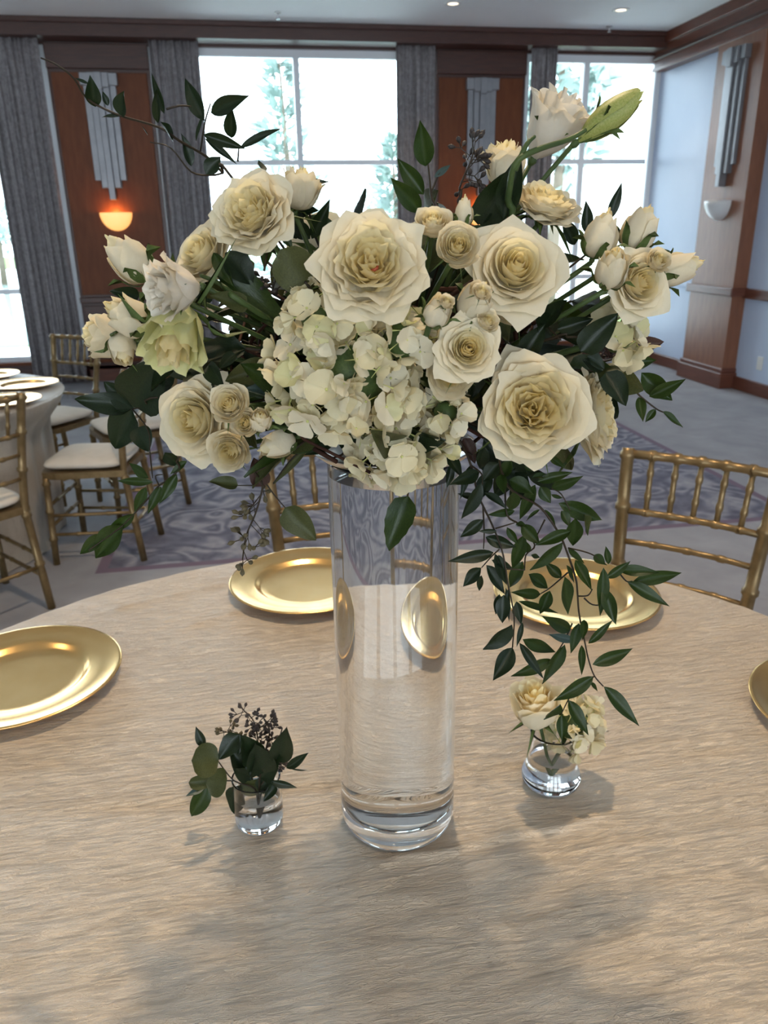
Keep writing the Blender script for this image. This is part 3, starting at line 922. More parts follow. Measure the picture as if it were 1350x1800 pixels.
PROTO = {}
def proto(kind, variant):
    """list of (name, mesh, rotation about the axis)"""
    key = (kind, variant)
    if key in PROTO:
        return PROTO[key]
    rd = random.Random(variant * 17 + len(kind) * 101 + ord(kind[0]))
    out = []
    def put(name, vf, matn, ang):
        m_ = bpy.data.meshes.new(name)
        m_.from_pydata(vf[0], [], vf[1])
        m_.polygons.foreach_set('use_smooth', [True] * len(m_.polygons))
        m_.materials.append(M[matn])
        out.append((name, m_, ang))
    def whorl(N, p, mats, jit=0.3, nu=8, nv=8):
        for i in range(N):
            t_ = i / (N - 1)
            a = i * 2.39996 + rd.uniform(-jit, jit)
            q = dict(p(t_))
            q['rt'] *= rd.uniform(0.93, 1.07)
            q['W'] *= rd.uniform(0.9, 1.12)
            q['zt'] += rd.uniform(-0.03, 0.03)
            put('petal', petal_mesh(seed=rd.randint(0, 9999), nu=nu, nv=nv, **q), mats[min(len(mats) - 1, int(t_ * len(mats)))], a)
    cream3 = ['petal_cream', 'petal_mid', 'petal_ivory', 'petal_ivory']
    if kind == 'garden':       # wide open garden rose, many concentric crumpled petals
        whorl(50, lambda t_: dict(rb=0.02, zb=-0.50 - 0.18 * t_, rt=0.05 + 0.85 * t_ ** 0.78, zt=0.06 + 0.06 * math.sin(3.1 * t_) - 0.36 * t_ ** 2.2, cr=lerp(1.15, 0.78, t_) * (0.05 + 0.85 * t_ ** 0.78) + 0.03,
            cz=lerp(-0.42, -0.42, t_), W=lerp(0.16, 0.66, t_ ** 0.75), lip=lerp(0.02, 0.13, t_), k=lerp(0.85, 1.15, t_), tip=lerp(0.03, 0.08, t_), roll=lerp(0.03, 0.09, t_), ruf=0.026, crum=lerp(0.10, 0.15, t_)), cream3)
    elif kind == 'spiral':     # classic high-centred rose
        whorl(34, lambda t_: dict(rb=0.02, zb=-0.80, rt=0.045 + 0.86 * t_ ** 1.08, zt=0.06 - 0.40 * t_ ** 1.6, cr=lerp(1.5, 0.80, t_ ** 0.6) * (0.045 + 0.86 * t_ ** 1.08) + 0.04,
            cz=lerp(-0.45, -0.55, t_), W=lerp(0.17, 0.72, t_ ** 0.7), lip=lerp(0.0, 0.16, t_), k=lerp(0.98, 1.1, t_), tip=lerp(0.0, 0.13, t_ ** 2), roll=lerp(0.0, 0.18, t_), ruf=lerp(0.004, 0.015, t_), crum=lerp(0.015, 0.09, t_)), cream3, 0.12)
    elif kind == 'spray':      # small cupped spray rose with a tight heart
        whorl(30, lambda t_: dict(rb=0.03, zb=-0.95, rt=0.05 + 0.80 * t_ ** 1.05, zt=0.12 - 0.30 * t_ ** 2, cr=lerp(1.6, 1.15, t_ ** 0.5) * (0.05 + 0.80 * t_ ** 1.05) + 0.03,
            cz=lerp(-0.5, -0.75, t_), W=lerp(0.18, 0.72, t_ ** 0.7), lip=lerp(0.0, 0.13, t_), k=lerp(0.98, 1.05, t_), tip=lerp(0.0, 0.05, t_), roll=lerp(0.0, 0.10, t_), ruf=lerp(0.012, 0.02, t_), crum=lerp(0.05, 0.09, t_)), cream3, 0.2)
    elif kind == 'side':       # half-open rose, deep cup with crumpled flared rim
        whorl(24, lambda t_: dict(rb=0.03, zb=-1.0, rt=0.06 + 0.72 * t_, zt=0.62 - 0.28 * t_ ** 2, cr=lerp(1.4, 1.25, t_) * (0.06 + 0.72 * t_) + 0.05,
            cz=lerp(-0.4, -0.85, t_), W=lerp(0.22, 0.74, t_ ** 0.7), lip=lerp(0.02, 0.18, t_), k=1.02, tip=lerp(0.03, 0.10, t_), roll=lerp(0.0, 0.14, t_), ruf=lerp(0.02, 0.04, t_), crum=lerp(0.08, 0.14, t_)), cream3, 0.2)
    elif kind == 'bud':        # closed bud, base at -1 and tip near +0.9
        whorl(14, lambda t_: dict(rb=0.03, zb=-1.0, rt=0.05 + 0.40 * t_ ** 1.2, zt=0.95 - 0.42 * t_ ** 1.4, cr=0.30 + 0.78 * t_ ** 0.7,
            cz=lerp(-0.3, -0.78, t_), W=lerp(0.30, 0.72, t_ ** 0.6), lip=lerp(0.0, 0.16, t_ ** 2), k=1.0, tip=lerp(0.02, 0.07, t_), roll=lerp(0.0, 0.10, t_), ruf=lerp(0.01, 0.025, t_), crum=lerp(0.03, 0.10, t_)), cream3, 0.15)
    elif kind == 'ruffle':     # lisianthus cup with ruffled lip
        whorl(15, lambda t_: dict(rb=0.03, zb=-1.15, rt=0.10 + 0.72 * t_, zt=0.72 - 0.25 * t_ ** 2, cr=0.14 + 0.62 * t_,
            cz=lerp(-0.3, -0.55, t_), W=lerp(0.30, 0.92, t_ ** 0.7), lip=lerp(0.03, 0.22, t_), k=1.0, tip=0.04, roll=lerp(0.02, 0.08, t_), ruf=lerp(0.05, 0.10, t_), crum=lerp(0.08, 0.16, t_), fr=8.0), ['petal_white'], 0.2, 16, 9)
    elif kind == 'droop':      # greenish nodding bloom, ruffled lip
        whorl(13, lambda t_: dict(rb=0.04, zb=-1.05, rt=0.10 + 0.76 * t_, zt=0.72 - 0.20 * t_ ** 2, cr=0.20 + 0.72 * t_,
            cz=lerp(-0.4, -0.85, t_), W=lerp(0.30, 0.88, t_ ** 0.7), lip=lerp(0.03, 0.20, t_), k=1.0, tip=0.05, roll=lerp(0.02, 0.10, t_), ruf=lerp(0.05, 0.09, t_), crum=lerp(0.08, 0.15, t_), fr=8.0), ['petal_cream', 'petal_green_tint'], 0.2, 16, 9)
    elif kind == 'greenbud':   # long pointed green bud
        whorl(7, lambda t_: dict(rb=0.03, zb=-1.0, rt=0.10 + 0.16 * t_, zt=1.0 - 0.1 * t_, cr=0.34 + 0.44 * t_,
            cz=lerp(0.1, -0.2, t_), W=lerp(0.24, 0.54, t_), lip=0.02, k=1.0, tip=0.10, roll=0.04, ruf=0.015, crum=0.05), ['petal_green_tint', 'bud_green', 'bud_green'], 0.1)
    zb = {'garden': -0.66, 'spiral': -0.82, 'spray': -0.97, 'ruffle': -1.17, 'droop': -1.07}.get(kind, -1.02)
    for i in range(5):
        if kind == 'bud':
            vf = petal_mesh(0.05, zb, 0.72, zb + 0.85, 0.78, zb + 0.1, 0.17, 0.10, 2.0, 0.5, 0, 0.02, 0.08, 5, i, 4, 6)
        elif kind in ('greenbud', 'ruffle'):
            vf = petal_mesh(0.05, zb, 0.40, zb + 1.0, 0.30, zb + 0.4, 0.06, 0.05, 2.0, 0.6, 0, 0.01, 0.05, 5, i, 4, 6)
        elif kind == 'droop':
            vf = petal_mesh(0.05, zb, 0.86, zb + 0.6, 0.9, zb + 0.1, 0.12, 0.15, 2.0, 0.6, 0, 0.02, 0.10, 5, i, 4, 6)
        else:
            vf = sepal_mesh(0.8, 0.42, zb + 0.05, zb, 0.10)
        put('sepal', vf, 'sepal_green', i * 1.2566 + 0.3)
    PROTO[key] = out
    return out
cal = bpy.data.meshes.new('calyx')
_c = MB().lathe([(0, 0.16), (0.10, 0.10), (0.13, 0.0), (0.09, -0.10), (0.04, -0.16), (0, -0.16)], 10)
cal.from_pydata(_c.v, [], _c.f); cal.polygons.foreach_set('use_smooth', [True] * len(cal.polygons)); cal.materials.append(M['stem_green'])

def dome(px, py):
    q = 1 - ((px - 685) / 545) ** 2 - ((py - 560) / 320) ** 2
    return AX - 0.215 * math.sqrt(max(0.0, q))
def cdir(d):
    return (RT * d[0] + UP * d[1] - FW * d[2]).normalized()
def frame(pos, zdir, spin, s):
    z = zdir.normalized()
    x = UP.cross(z)
    if x.length < 0.05:
        x = RT.copy()
    x.normalize()
    y = z.cross(x)
    m_ = Matrix(((x.x, y.x, z.x, pos.x), (x.y, y.y, z.y, pos.y), (x.z, y.z, z.z, pos.z), (0, 0, 0, 1)))
    return m_ @ Matrix.Rotation(spin, 4, 'Z') @ Matrix.Diagonal((s[0], s[1], s[2], 1))
GR = 'white flowers of the tall bouquet'
STEM_START = {}
def stem_from(o, a, hub, rad, matn='stem_green', sag=0.0):
    mid = a.lerp(hub, 0.5) + Vector((0, 0, sag))
    pts = []
    for i in range(9):
        t_ = i / 8
        pts.append((1 - t_) ** 2 * a + 2 * t_ * (1 - t_) * mid + t_ * t_ * hub)
    return MB().tube(pts, rad, 7).build('stem', M[matn], o, smooth=True, world=True)
def flower(kind, label, px, py, rpx, d, dy=0.0, spin=0.0, variant=0, stretch=1.0, name=None, pos=None, hub=None, tint=None, cat='rose', group=GR):
    z = cdir(d)
    p_ = at(px, py, dome(px, py) + dy) if pos is None else pos
    s_ = rpx * mpp(p_)
    if kind in ('garden', 'spiral', 'spray'):
        p_ = p_ - z * s_ * 0.05
    else:
        p_ = p_.copy()
    fm = frame(p_, z, spin, (s_, s_, s_ * stretch))
    o = thing(name or {'greenbud': 'lisianthus_bud', 'ruffle': 'lisianthus', 'droop': 'lisianthus', 'bud': 'rose_bud', 'spray': 'spray_rose'}.get(kind, 'rose'), label, cat, mat=fm, group=group)
    for nm, me, ang in proto(kind, variant):
        c = bpy.data.objects.new(nm, me)
        col.objects.link(c)
        c.parent = o
        c.rotation_euler = (0, 0, ang)
    zb = {'garden': -0.74, 'spiral': -0.88, 'spray': -1.03, 'ruffle': -1.2, 'droop': -1.12}.get(kind, -1.08)
    c = bpy.data.objects.new('calyx', cal)
    col.objects.link(c)
    c.parent = o
    c.location = (0, 0, zb)
    stem_from(o, fm @ Vector((0, 0, zb - 0.1)), hub or HUB + Vector((rnd.uniform(-.02, .02), rnd.uniform(-.02, .02), rnd.uniform(-.03, .03))), 0.0022, sag=0.0)
    return o

# ---- the big roses
flower('garden', 'largest fully open ivory garden rose with a tiny red-brown centre', 652, 452, 106, (0.03, 0.10, 1), -0.03, 0.4, 0)
flower('garden', 'open ivory garden rose above the lisianthus cluster, under the upper vine', 432, 360, 82, (-0.28, 0.20, 0.9), -0.03, 1.2, 1)
flower('garden', 'large open garden rose overlapping the wilted rose near the trailing vine', 940, 714, 107, (-0.12, -0.02, 1), -0.035, 2.2, 2)
flower('spiral', 'high-centred ivory rose with flared outer petals below the tall lisianthus', 915, 455, 94, (0.06, 0.12, 1), -0.01, 0.9, 0)
flower('spiral', 'ivory rose with pointed petals beside the lowest spray roses', 322, 738, 84, (-0.40, -0.12, 0.9), -0.02, 2.0, 1)
flower('spiral', 'medium yellow-hearted rose with a neat spiral, beside the hydrangea', 826, 608, 63, (0.02, 0.0, 1), -0.035, 0.2, 2, tint='cream')
flower('garden', 'wilting rose turned sideways behind the large open garden rose', 1072, 728, 84, (0.80, 0.10, 0.42), 0.0, 0.7, 1)
flower('garden', 'full cream rose seen from the side beneath the tall lisianthus', 968, 338, 69, (0.22, 0.62, 0.60), 0.02, 0.3, 2)
flower('side', 'cream rose with ragged upright petals beside the seeded eucalyptus tip', 886, 280, 44, (-0.10, 0.80, 0.45), 0.03, 0.5, 0)
flower('side', 'white rose rising behind the upper garden rose against the window', 530, 326, 42, (0.25, 0.85, 0.30), 0.06, 1.1, 1)
flower('spiral', 'cream rose half hidden behind the ruffled lisianthus', 335, 432, 69, (-0.45, 0.25, 0.7), 0.015, 0.1, 2)
# ---- lisianthus and buds
flower('ruffle', 'tall white lisianthus standing highest in the bouquet', 978, 212, 66, (0.42, 0.62, 0.55), -0.01, 0.5, 0, 0.95, cat='lisianthus')
flower('greenbud', 'long green lisianthus bud pointing up at the corner window', 1068, 210, 58, (0.82, 0.52, 0.30), -0.045, 0.4, 0, 1.05, cat='bud')
flower('ruffle', 'pinkish-white ruffled lisianthus facing sideways in the cluster', 300, 508, 64, (-0.72, -0.25, 0.62), -0.05, 0.9, 1, 0.8, cat='lisianthus')
flower('droop', 'greenish nodding lisianthus with ruffled lip', 306, 592, 67, (-0.10, -0.85, 0.45), -0.03, 0.3, 0, 1.0, cat='lisianthus')
flower('bud', 'half-open white rosebud outermost above the cluster of lisianthus', 226, 455, 51, (-0.45, 0.45, 0.30), 0.0, 0.2, 0, 0.95, cat='bud')
flower('bud', 'plump cream rosebud between the cluster and the lowest rosebuds', 224, 556, 49, (-0.50, 0.25, 0.45), -0.02, 1.3, 1, 0.9, cat='bud')
flower('side', 'cream rosebud opening outward beside the grey curtain', 176, 590, 44, (-0.72, 0.05, 0.40), -0.01, 0.4, 0, 0.95, cat='bud')
flower('bud', 'small drooping yellowish rosebud below the cluster', 216, 615, 37, (0.30, -0.75, 0.45), -0.03, 0.8, 0, 0.95, cat='bud')
# ---- cluster by the white wall
flower('bud', 'tight cream rosebud first on the stalk toward the white wall', 1056, 412, 44, (0.15, 0.60, 0.35), 0.0, 0.4, 0, 0.95, cat='bud')
flower('bud', 'tight cream rosebud topmost of the cluster before the white wall', 1126, 402, 44, (0.30, 0.70, 0.15), -0.01, 1.2, 1, 0.95, cat='bud')
flower('bud', 'rounded cream rosebud hanging low in the cluster before the white wall', 1076, 470, 43, (-0.05, 0.35, 0.60), -0.03, 0.1, 0, 1.0, cat='bud')
flower('spiral', 'crumpled open cream rose at the middle of the cluster before the white wall', 1140, 492, 65, (0.25, -0.05, 0.85), -0.03, 0.6, 1)
flower('spray', 'small cream rose knot nestled on the crumpled open rose', 1163, 452, 26, (0.1, 0.2, 0.9), -0.065, 0.6, 1, hub=at(1155, 465, dome(1155, 465) - 0.03))
flower('bud', 'cream rosebud pointing outward at the end of the cluster', 1192, 472, 41, (0.85, 0.18, 0.25), -0.01, 0.9, 1, 1.05, cat='bud')
# ---- spray roses
flower('spray', 'white spray rose facing forward beside the pointed-petal rose', 398, 705, 39, (-0.10, 0.12, 1), -0.055, 0.3, 0)
flower('spray', 'small cream spray rose paired with a round yellow bud', 428, 741, 30, (-0.10, 0.02, 1), -0.06, 1.3, 1)
flower('bud', 'round yellow bud paired with the small cream spray rose', 458, 737, 30, (0.15, 0.35, 0.85), -0.045, 0.5, 1, 0.8, cat='bud')
flower('spray', 'pale spray rose hanging lowest above the eucalyptus leaves', 398, 797, 42, (-0.12, -0.30, 0.9), -0.055, 2.1, 0)
flower('bud', 'pale bud hanging over the gap beside the vase rim', 486, 781, 37, (-0.65, -0.30, 0.50), -0.01, 0.4, 0, 1.0, cat='bud')
flower('spray', 'pale green-white spray rose standing above the largest rose', 762, 378, 37, (0.0, 0.45, 0.85), -0.01, 0.2, 0)
flower('spray', 'cream spray rose between the largest rose and the high-centred rose', 808, 426, 46, (0.02, 0.0, 1), -0.03, 0.9, 1)
flower('bud', 'small pointed bud behind the cream spray roses', 815, 372, 24, (0.05, 0.85, 0.35), 0.02, 0.9, 0, 1.1, cat='bud')
flower('bud', 'cream bud with a curled yellow heart above the hydrangea', 770, 545, 37, (0.30, 0.45, 0.70), -0.03, 0.6, 1, 0.95, cat='bud')
flower('spray', 'tiny yellow rose heart peeping from the cream bud', 788, 526, 17, (0.25, 0.35, 0.9), -0.07, 0.6, 1, hub=at(780, 538, dome(780, 538) - 0.04))
flower('bud', 'plump cream bud under the high-centred rose', 836, 530, 46, (0.25, 0.40, 0.75), -0.01, 1.6, 0, 0.95, cat='bud')
flower('spray', 'small curled rose heart on the plump cream bud', 850, 508, 20, (0.2, 0.3, 0.9), -0.065, 1.6, 1, hub=at(842, 522, dome(842, 522) - 0.03))
flower('spray', 'small cream spray rose behind the spiral-hearted rose', 862, 560, 24, (0.3, 0.2, 0.9), -0.025, 0.7, 0)
flower('spray', 'soft cream spray rose directly under the spiral-hearted rose', 792, 664, 48, (-0.05, -0.35, 0.9), -0.015, 0.4, 0)
flower('side', 'faded spray rose almost hidden under the flared outer petals', 900, 540, 34, (0.5, -0.3, 0.7), 0.02, 0.4, 1)
# blooms on the far side of the bouquet
for i, (px, py, r_, d) in enumerate(((560, 430, 60, (-0.1, 0.5, -0.8)), (760, 440, 60, (0.15, 0.5, -0.8)), (860, 600, 60, (0.5, 0.1, -0.9)), (500, 600, 60, (-0.5, 0.1, -0.9)), (690, 560, 70, (0, 0.2, -1)))):
    flower('garden', 'ivory rose on the far side of the bouquet, facing the windows', px, py, r_, d, 2 * (AX - dome(px, py)) - 0.05, 0.5 * i, i % 3, group='roses on the far side of the bouquet')

# red-brown stigma in the largest rose
g1 = [o for o in bpy.data.objects if o.get('label', '').startswith('largest fully open')][0]
MB().tube([(-0.06, -0.16, -0.05), (-0.02, -0.2, -0.02), (0.03, -0.19, -0.01), (0.08, -0.13, -0.03)], [0.012, 0.03, 0.028, 0.01], 7).build('stigma', M['stigma'], g1, smooth=True)

# ------------------------------------------------------------------ hydrangeas
def floret_petal(seed):
    rd = random.Random(seed)
    V, Fc = [], []
    nu, nv = 6, 5
    cup, sd = rd.uniform(-0.05, 0.40), rd.uniform(-0.2, 0.2)
    for j in range(nv + 1):
        for i in range(nu + 1):
            u, v_ = -1 + 2 * i / nu, j / nv
            vv = v_ * (1 - 0.16 * abs(u) ** 3 + (0.045 * (i % 2)))
            w = 0.62 * (0.16 + 0.84 * sm(vv / 0.62)) * (1 - 0.25 * max(0, (vv - 0.75) / 0.25) ** 2)
            x = 0.06 + vv
            z = cup * vv * vv + 0.15 * (u * u) * vv - 0.10 * vv ** 3 + 0.05 * math.sin(4 * u + seed) * vv + sd * u * vv * 0.5
            V.append((x, u * w, z))
    for j in range(nv):
        for i in range(nu):
            a = j * (nu + 1) + i
            Fc.append((a, a + 1, a + nu + 2, a + nu + 1))
    m_ = bpy.data.meshes.new('petal')
    m_.from_pydata(V, [], Fc)
    m_.polygons.foreach_set('use_smooth', [True] * len(m_.polygons))
    m_.materials.append(M[('floret_petal', 'floret_ivory', 'floret_petal', 'floret_ivory', 'floret_petal', 'floret_green', 'floret_petal', 'floret_ivory')[seed]])
    return m_
FP = [floret_petal(s_) for s_ in range(8)]
eye = bpy.data.meshes.new('floret')
_c = MB().lathe([(0, 0.13), (0.06, 0.11), (0.085, 0.05), (0.06, 0.0), (0.03, -0.35), (0.02, -0.9), (0, -0.9)], 8)
eye.from_pydata(_c.v, [], _c.f); eye.polygons.foreach_set('use_smooth', [True] * len(eye.polygons)); eye.materials.append(M['floret_eye'])
def hydrangea(label, c, rad, n, fr, face, squash=(1, 1, 1), seed=0, cut=-0.25, hub=None, group='hydrangea heads'):
    rd = random.Random(seed)
    o = thing('hydrangea', label, 'hydrangea', loc=c, group=group)
    face = face.normalized()
    for i in range(n):
        zz = 1 - 2 * (i + 0.5) / n
        q = Vector((math.sqrt(1 - zz * zz) * math.cos(i * 2.39996), math.sqrt(1 - zz * zz) * math.sin(i * 2.39996), zz))
        if q.dot(face) < cut:
            continue
        q = (q + Vector((rd.gauss(0, .10), rd.gauss(0, .10), rd.gauss(0, .10)))).normalized()
        pos = (RT * q.dot(RT) * squash[0] + UP * q.dot(UP) * squash[1] + FW * q.dot(FW) * squash[2]) * rad * rd.uniform(0.68, 1.06)
        nrm = (q + Vector((rd.gauss(0, .45), rd.gauss(0, .45), rd.gauss(0, .45)))).normalized()
        s_ = fr * rd.uniform(0.8, 1.06)
        e = bpy.data.objects.new('floret', eye)
        col.objects.link(e)
        e.parent = o
        e.matrix_basis = frame(pos, nrm, rd.uniform(0, 6.28), (s_, s_, s_))
        op = rd.uniform(-0.75, -0.05) if rd.random() < 0.8 else rd.uniform(-1.2, -0.75)
        pick = rd.randint(0, 7)
        for k in range(4):
            p_ = bpy.data.objects.new('petal', FP[(pick + rd.choice((0, 0, 2))) % 8])
            col.objects.link(p_)
            p_.parent = e
            sc_ = rd.uniform(0.85, 1.15)
            p_.matrix_basis = Matrix.Rotation(k * math.pi / 2 + rd.uniform(-.12, .12), 4, 'Z') @ Matrix.Rotation(op + rd.uniform(-.2, .2), 4, 'Y') @ Matrix.Diagonal((sc_, sc_ * 1.02, sc_, 1))
    core = MB().lathe([(0, 0.62), (0.4, 0.48), (0.6, 0.1), (0.5, -0.35), (0.2, -0.6), (0, -0.62)], 14)
    k_ = core.build('stalks', M['stem_green'], o, smooth=True)
    k_.matrix_basis = Matrix.Diagonal((rad, rad, rad, 1))
    stem_from(o, c, hub or HUB, 0.003)
    return o
def hyd(label, px, py, rpx, n, frpx, d, dy, squash=(1, 1, 1), seed=0, cut=-0.25):
    p_ = at(px, py, dome(px, py) + dy)
    m_ = mpp(p_)
    p2 = p_ + FW * rpx * m_ * 0.6
    m_ = mpp(p2)
    return hydrangea(label, p2, rpx * m_, n, frpx * m_, cdir(d), squash, seed, cut)
hyd('large cream hydrangea head below the largest rose', 608, 648, 118, 116, 32, (-0.05, -0.1, 1), -0.005, (1.12, 0.92, 0.75), 1)
hyd('cream hydrangea head spilling over the vase rim', 698, 768, 86, 70, 32, (0, -0.25, 1), 0.0, (1.08, 0.78, 0.8), 2)
hyd('small hydrangea cluster tucked beside the round olive leaf', 556, 548, 54, 28, 29, (-0.3, 0.1, 1), -0.005, (1.05, 0.95, 0.8), 3)
hyd('greenish hydrangea cluster between the largest rose and the bud', 706, 590, 56, 32, 27, (0.1, 0, 1), 0.0, (1.2, 0.7, 0.8), 6)
hyd('few hydrangea florets between the spray rose and the vase rim', 785, 724, 36, 14, 27, (0.2, -0.1, 1), 0.0, (1, 1, 0.8), 4)
hyd('pale hydrangea peeking out beside the plum-coloured leaf', 1092, 588, 42, 22, 28, (0.6, 0.3, 0.6), 0.03, (1, 1, 0.9), 5)
# ------------------------------------------------------------------ leaves, vines, eucalyptus
def leaf_mesh(kind, seed):
    """unit leaf along +x, half-width 0.5, face +z"""
    rd = random.Random(seed)
    V, Fc = [], []
    nu, nv = 6, 10
    bend, twist, fold = rd.uniform(-0.25, 0.30), rd.uniform(-0.35, 0.35), rd.uniform(0.15, 0.4)
    for j in range(nv + 1):
        t_ = j / nv
        if kind == 'lance':
            w = (math.sin(math.pi * min(1, t_ ** 0.78)) ** 1.0) * (1.06 - 0.15 * t_)
        elif kind == 'round':
            w = math.sqrt(max(0, 1 - (2 * t_ - 1) ** 2)) ** 0.9
        else:
            w = math.sin(math.pi * t_ ** 0.62) ** 0.75
        w = max(w * 0.5, 0.004 if j in (0, nv) else 0.02)
        for i in range(nu + 1):
            u = -1 + 2 * i / nu
            jag = 0.035 * ((j + (u > 0)) % 2) * abs(u) if kind == 'serrate' else 0
            tw_ = twist * t_
            y, z = u * (w + jag), fold * abs(u) * w + 0.03 * math.sin(7 * t_ + 3 * u + seed) * abs(u)
            V.append((t_, y * math.cos(tw_) - z * math.sin(tw_), y * math.sin(tw_) + z * math.cos(tw_) + bend * (t_ * t_ - t_)))
    for j in range(nv):
        for i in range(nu):
            a = j * (nu + 1) + i
            Fc.append((a, a + nu + 1, a + nu + 2, a + 1))
    m_ = bpy.data.meshes.new('leaf')
    m_.from_pydata(V, [], Fc)
    m_.polygons.foreach_set('use_smooth', [True] * len(m_.polygons))
    return m_
LM = {}
for kind in ('lance', 'round', 'ovate', 'serrate'):
    for mt in ('leaf_dark', 'leaf_vine', 'leaf_olive', 'leaf_plum', 'leaf_blue'):
        ms = []
        for s_ in range(4):
            m_ = leaf_mesh(kind, s_ + 10)
            m_.materials.append(M[mt])
            ms.append(m_)
        LM[kind, mt] = ms
def add_leaf(o, a, b, wr, kind='lance', mt='leaf_vine', nrm=None, rd=rnd, tilt=0.35):
    x = b - a
    L = x.length
    wr = wr * 1.15
    x = x / L
    n_ = (nrm if nrm is not None else -FW) + Vector((rd.gauss(0, tilt), rd.gauss(0, tilt), rd.gauss(0, tilt)))
    n_ = (n_ - x * n_.dot(x)).normalized()
    y = n_.cross(x)
    m_ = Matrix(((x.x, y.x, n_.x, a.x), (x.y, y.y, n_.y, a.y), (x.z, y.z, n_.z, a.z), (0, 0, 0, 1))) @ Matrix.Diagonal((L, L * wr, L * min(1, wr * 2), 1))
    c = bpy.data.objects.new('leaf', rd.choice(LM[kind, mt]))
    col.objects.link(c)
    c.parent = o
    c.matrix_basis = o.matrix_basis.inverted() @ m_
    return c
class PX:
    """photo pixels of one zoomed crop -> points at heading distance d"""
    def __init__(s, ox, oy, k):
        s.ox, s.oy, s.k = ox, oy, k
    def __call__(s, x, y, d):
        return at(s.ox + x * s.k, s.oy + y * s.k, d)
FULL = PX(0, 0, 1)
def sprig(name, label, P, d0, stems, leaves, mt='leaf_vine', kind='lance', cat='greenery', group=None, seed=0, smat='stem_dark', rad=0.0013, depth=0.012, hub=None):
    """stems: lists of crop points; leaves: (bx, by, tx, ty, width[, kind[, material]])"""
    rd = random.Random(seed)
    first = P(stems[0][0][0], stems[0][0][1], d0)
    o = thing(name, label, cat, loc=first, group=group)
    def dd(x, y):
        return d0 + depth * math.sin(x * P.k * 0.031 + seed) + depth * math.cos(y * P.k * 0.023 + seed * 2)
    for i, st in enumerate(stems):
        pts = [P(x, y, dd(x, y)) for x, y in st]
        if i == 0 and hub is not None:
            pts = [hub] + pts
        fine = []
        for k in range(len(pts) - 1):
            p0, p1, p2, p3 = pts[max(k - 1, 0)], pts[k], pts[k + 1], pts[min(k + 2, len(pts) - 1)]
            for q in range(4):
                t_ = q / 4
                fine.append(0.5 * ((2 * p1) + (p2 - p0) * t_ + (2 * p0 - 5 * p1 + 4 * p2 - p3) * t_ * t_ + (3 * p1 - p0 - 3 * p2 + p3) * t_ ** 3))
        fine.append(pts[-1])
        r0 = rad if i == 0 else rad * 0.7
        MB().tube(fine, [r0 * (1 - 0.5 * k / len(fine)) for k in range(len(fine))], 6).build('stem', M[smat], o, smooth=True, world=True)
    for lf in leaves:
        bx, by, tx, ty, w = lf[:5]
        kd = lf[5] if len(lf) > 5 else kind
        mm = lf[6] if len(lf) > 6 else mt
        d1 = dd(bx, by)
        a = P(bx, by, d1)
        b = P(tx, ty, d1 + rd.uniform(-0.018, 0.012))
        add_leaf(o, a, b, w * (1.0 if kd == 'lance' else 1.08), kd, mm, rd=rd, tilt=0.24)
    return o

A = PX(780, 780, 300 / 1350)
B = PX(840, 980, 400 / 1350)
def conv(Pf, Pt, pts):
    """crop coordinates of one crop in another's"""
    return [((Pf.ox + x * Pf.k - Pt.ox) / Pt.k, (Pf.oy + y * Pf.k - Pt.oy) / Pt.k) for x, y in pts]
def convl(Pf, Pt, lv):
    out = []
    for l in lv:
        (a, b), (c, d) = conv(Pf, Pt, [(l[0], l[1]), (l[2], l[3])])
        out.append((a, b, c, d) + tuple(l[4:]))
    return out
DV = AX - 0.13
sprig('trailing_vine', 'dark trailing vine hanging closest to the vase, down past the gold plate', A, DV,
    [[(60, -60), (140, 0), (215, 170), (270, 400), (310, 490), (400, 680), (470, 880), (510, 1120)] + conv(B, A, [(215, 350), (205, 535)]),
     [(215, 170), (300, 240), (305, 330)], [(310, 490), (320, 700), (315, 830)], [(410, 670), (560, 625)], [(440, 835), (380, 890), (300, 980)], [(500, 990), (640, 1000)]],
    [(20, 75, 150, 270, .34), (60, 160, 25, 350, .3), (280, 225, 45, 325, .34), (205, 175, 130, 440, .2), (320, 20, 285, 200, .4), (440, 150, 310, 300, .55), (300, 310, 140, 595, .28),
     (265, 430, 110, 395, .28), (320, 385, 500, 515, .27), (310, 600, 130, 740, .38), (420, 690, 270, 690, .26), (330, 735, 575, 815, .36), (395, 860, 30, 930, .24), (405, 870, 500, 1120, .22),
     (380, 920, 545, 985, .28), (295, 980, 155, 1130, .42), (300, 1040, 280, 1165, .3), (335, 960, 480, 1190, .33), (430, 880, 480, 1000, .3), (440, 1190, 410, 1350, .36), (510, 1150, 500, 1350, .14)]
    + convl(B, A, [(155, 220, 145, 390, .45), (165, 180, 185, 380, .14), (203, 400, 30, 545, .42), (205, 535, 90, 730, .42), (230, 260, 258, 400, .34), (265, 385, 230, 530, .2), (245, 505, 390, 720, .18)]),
    mt='leaf_dark', seed=1, hub=HUB, group='trailing vines beside the vase')
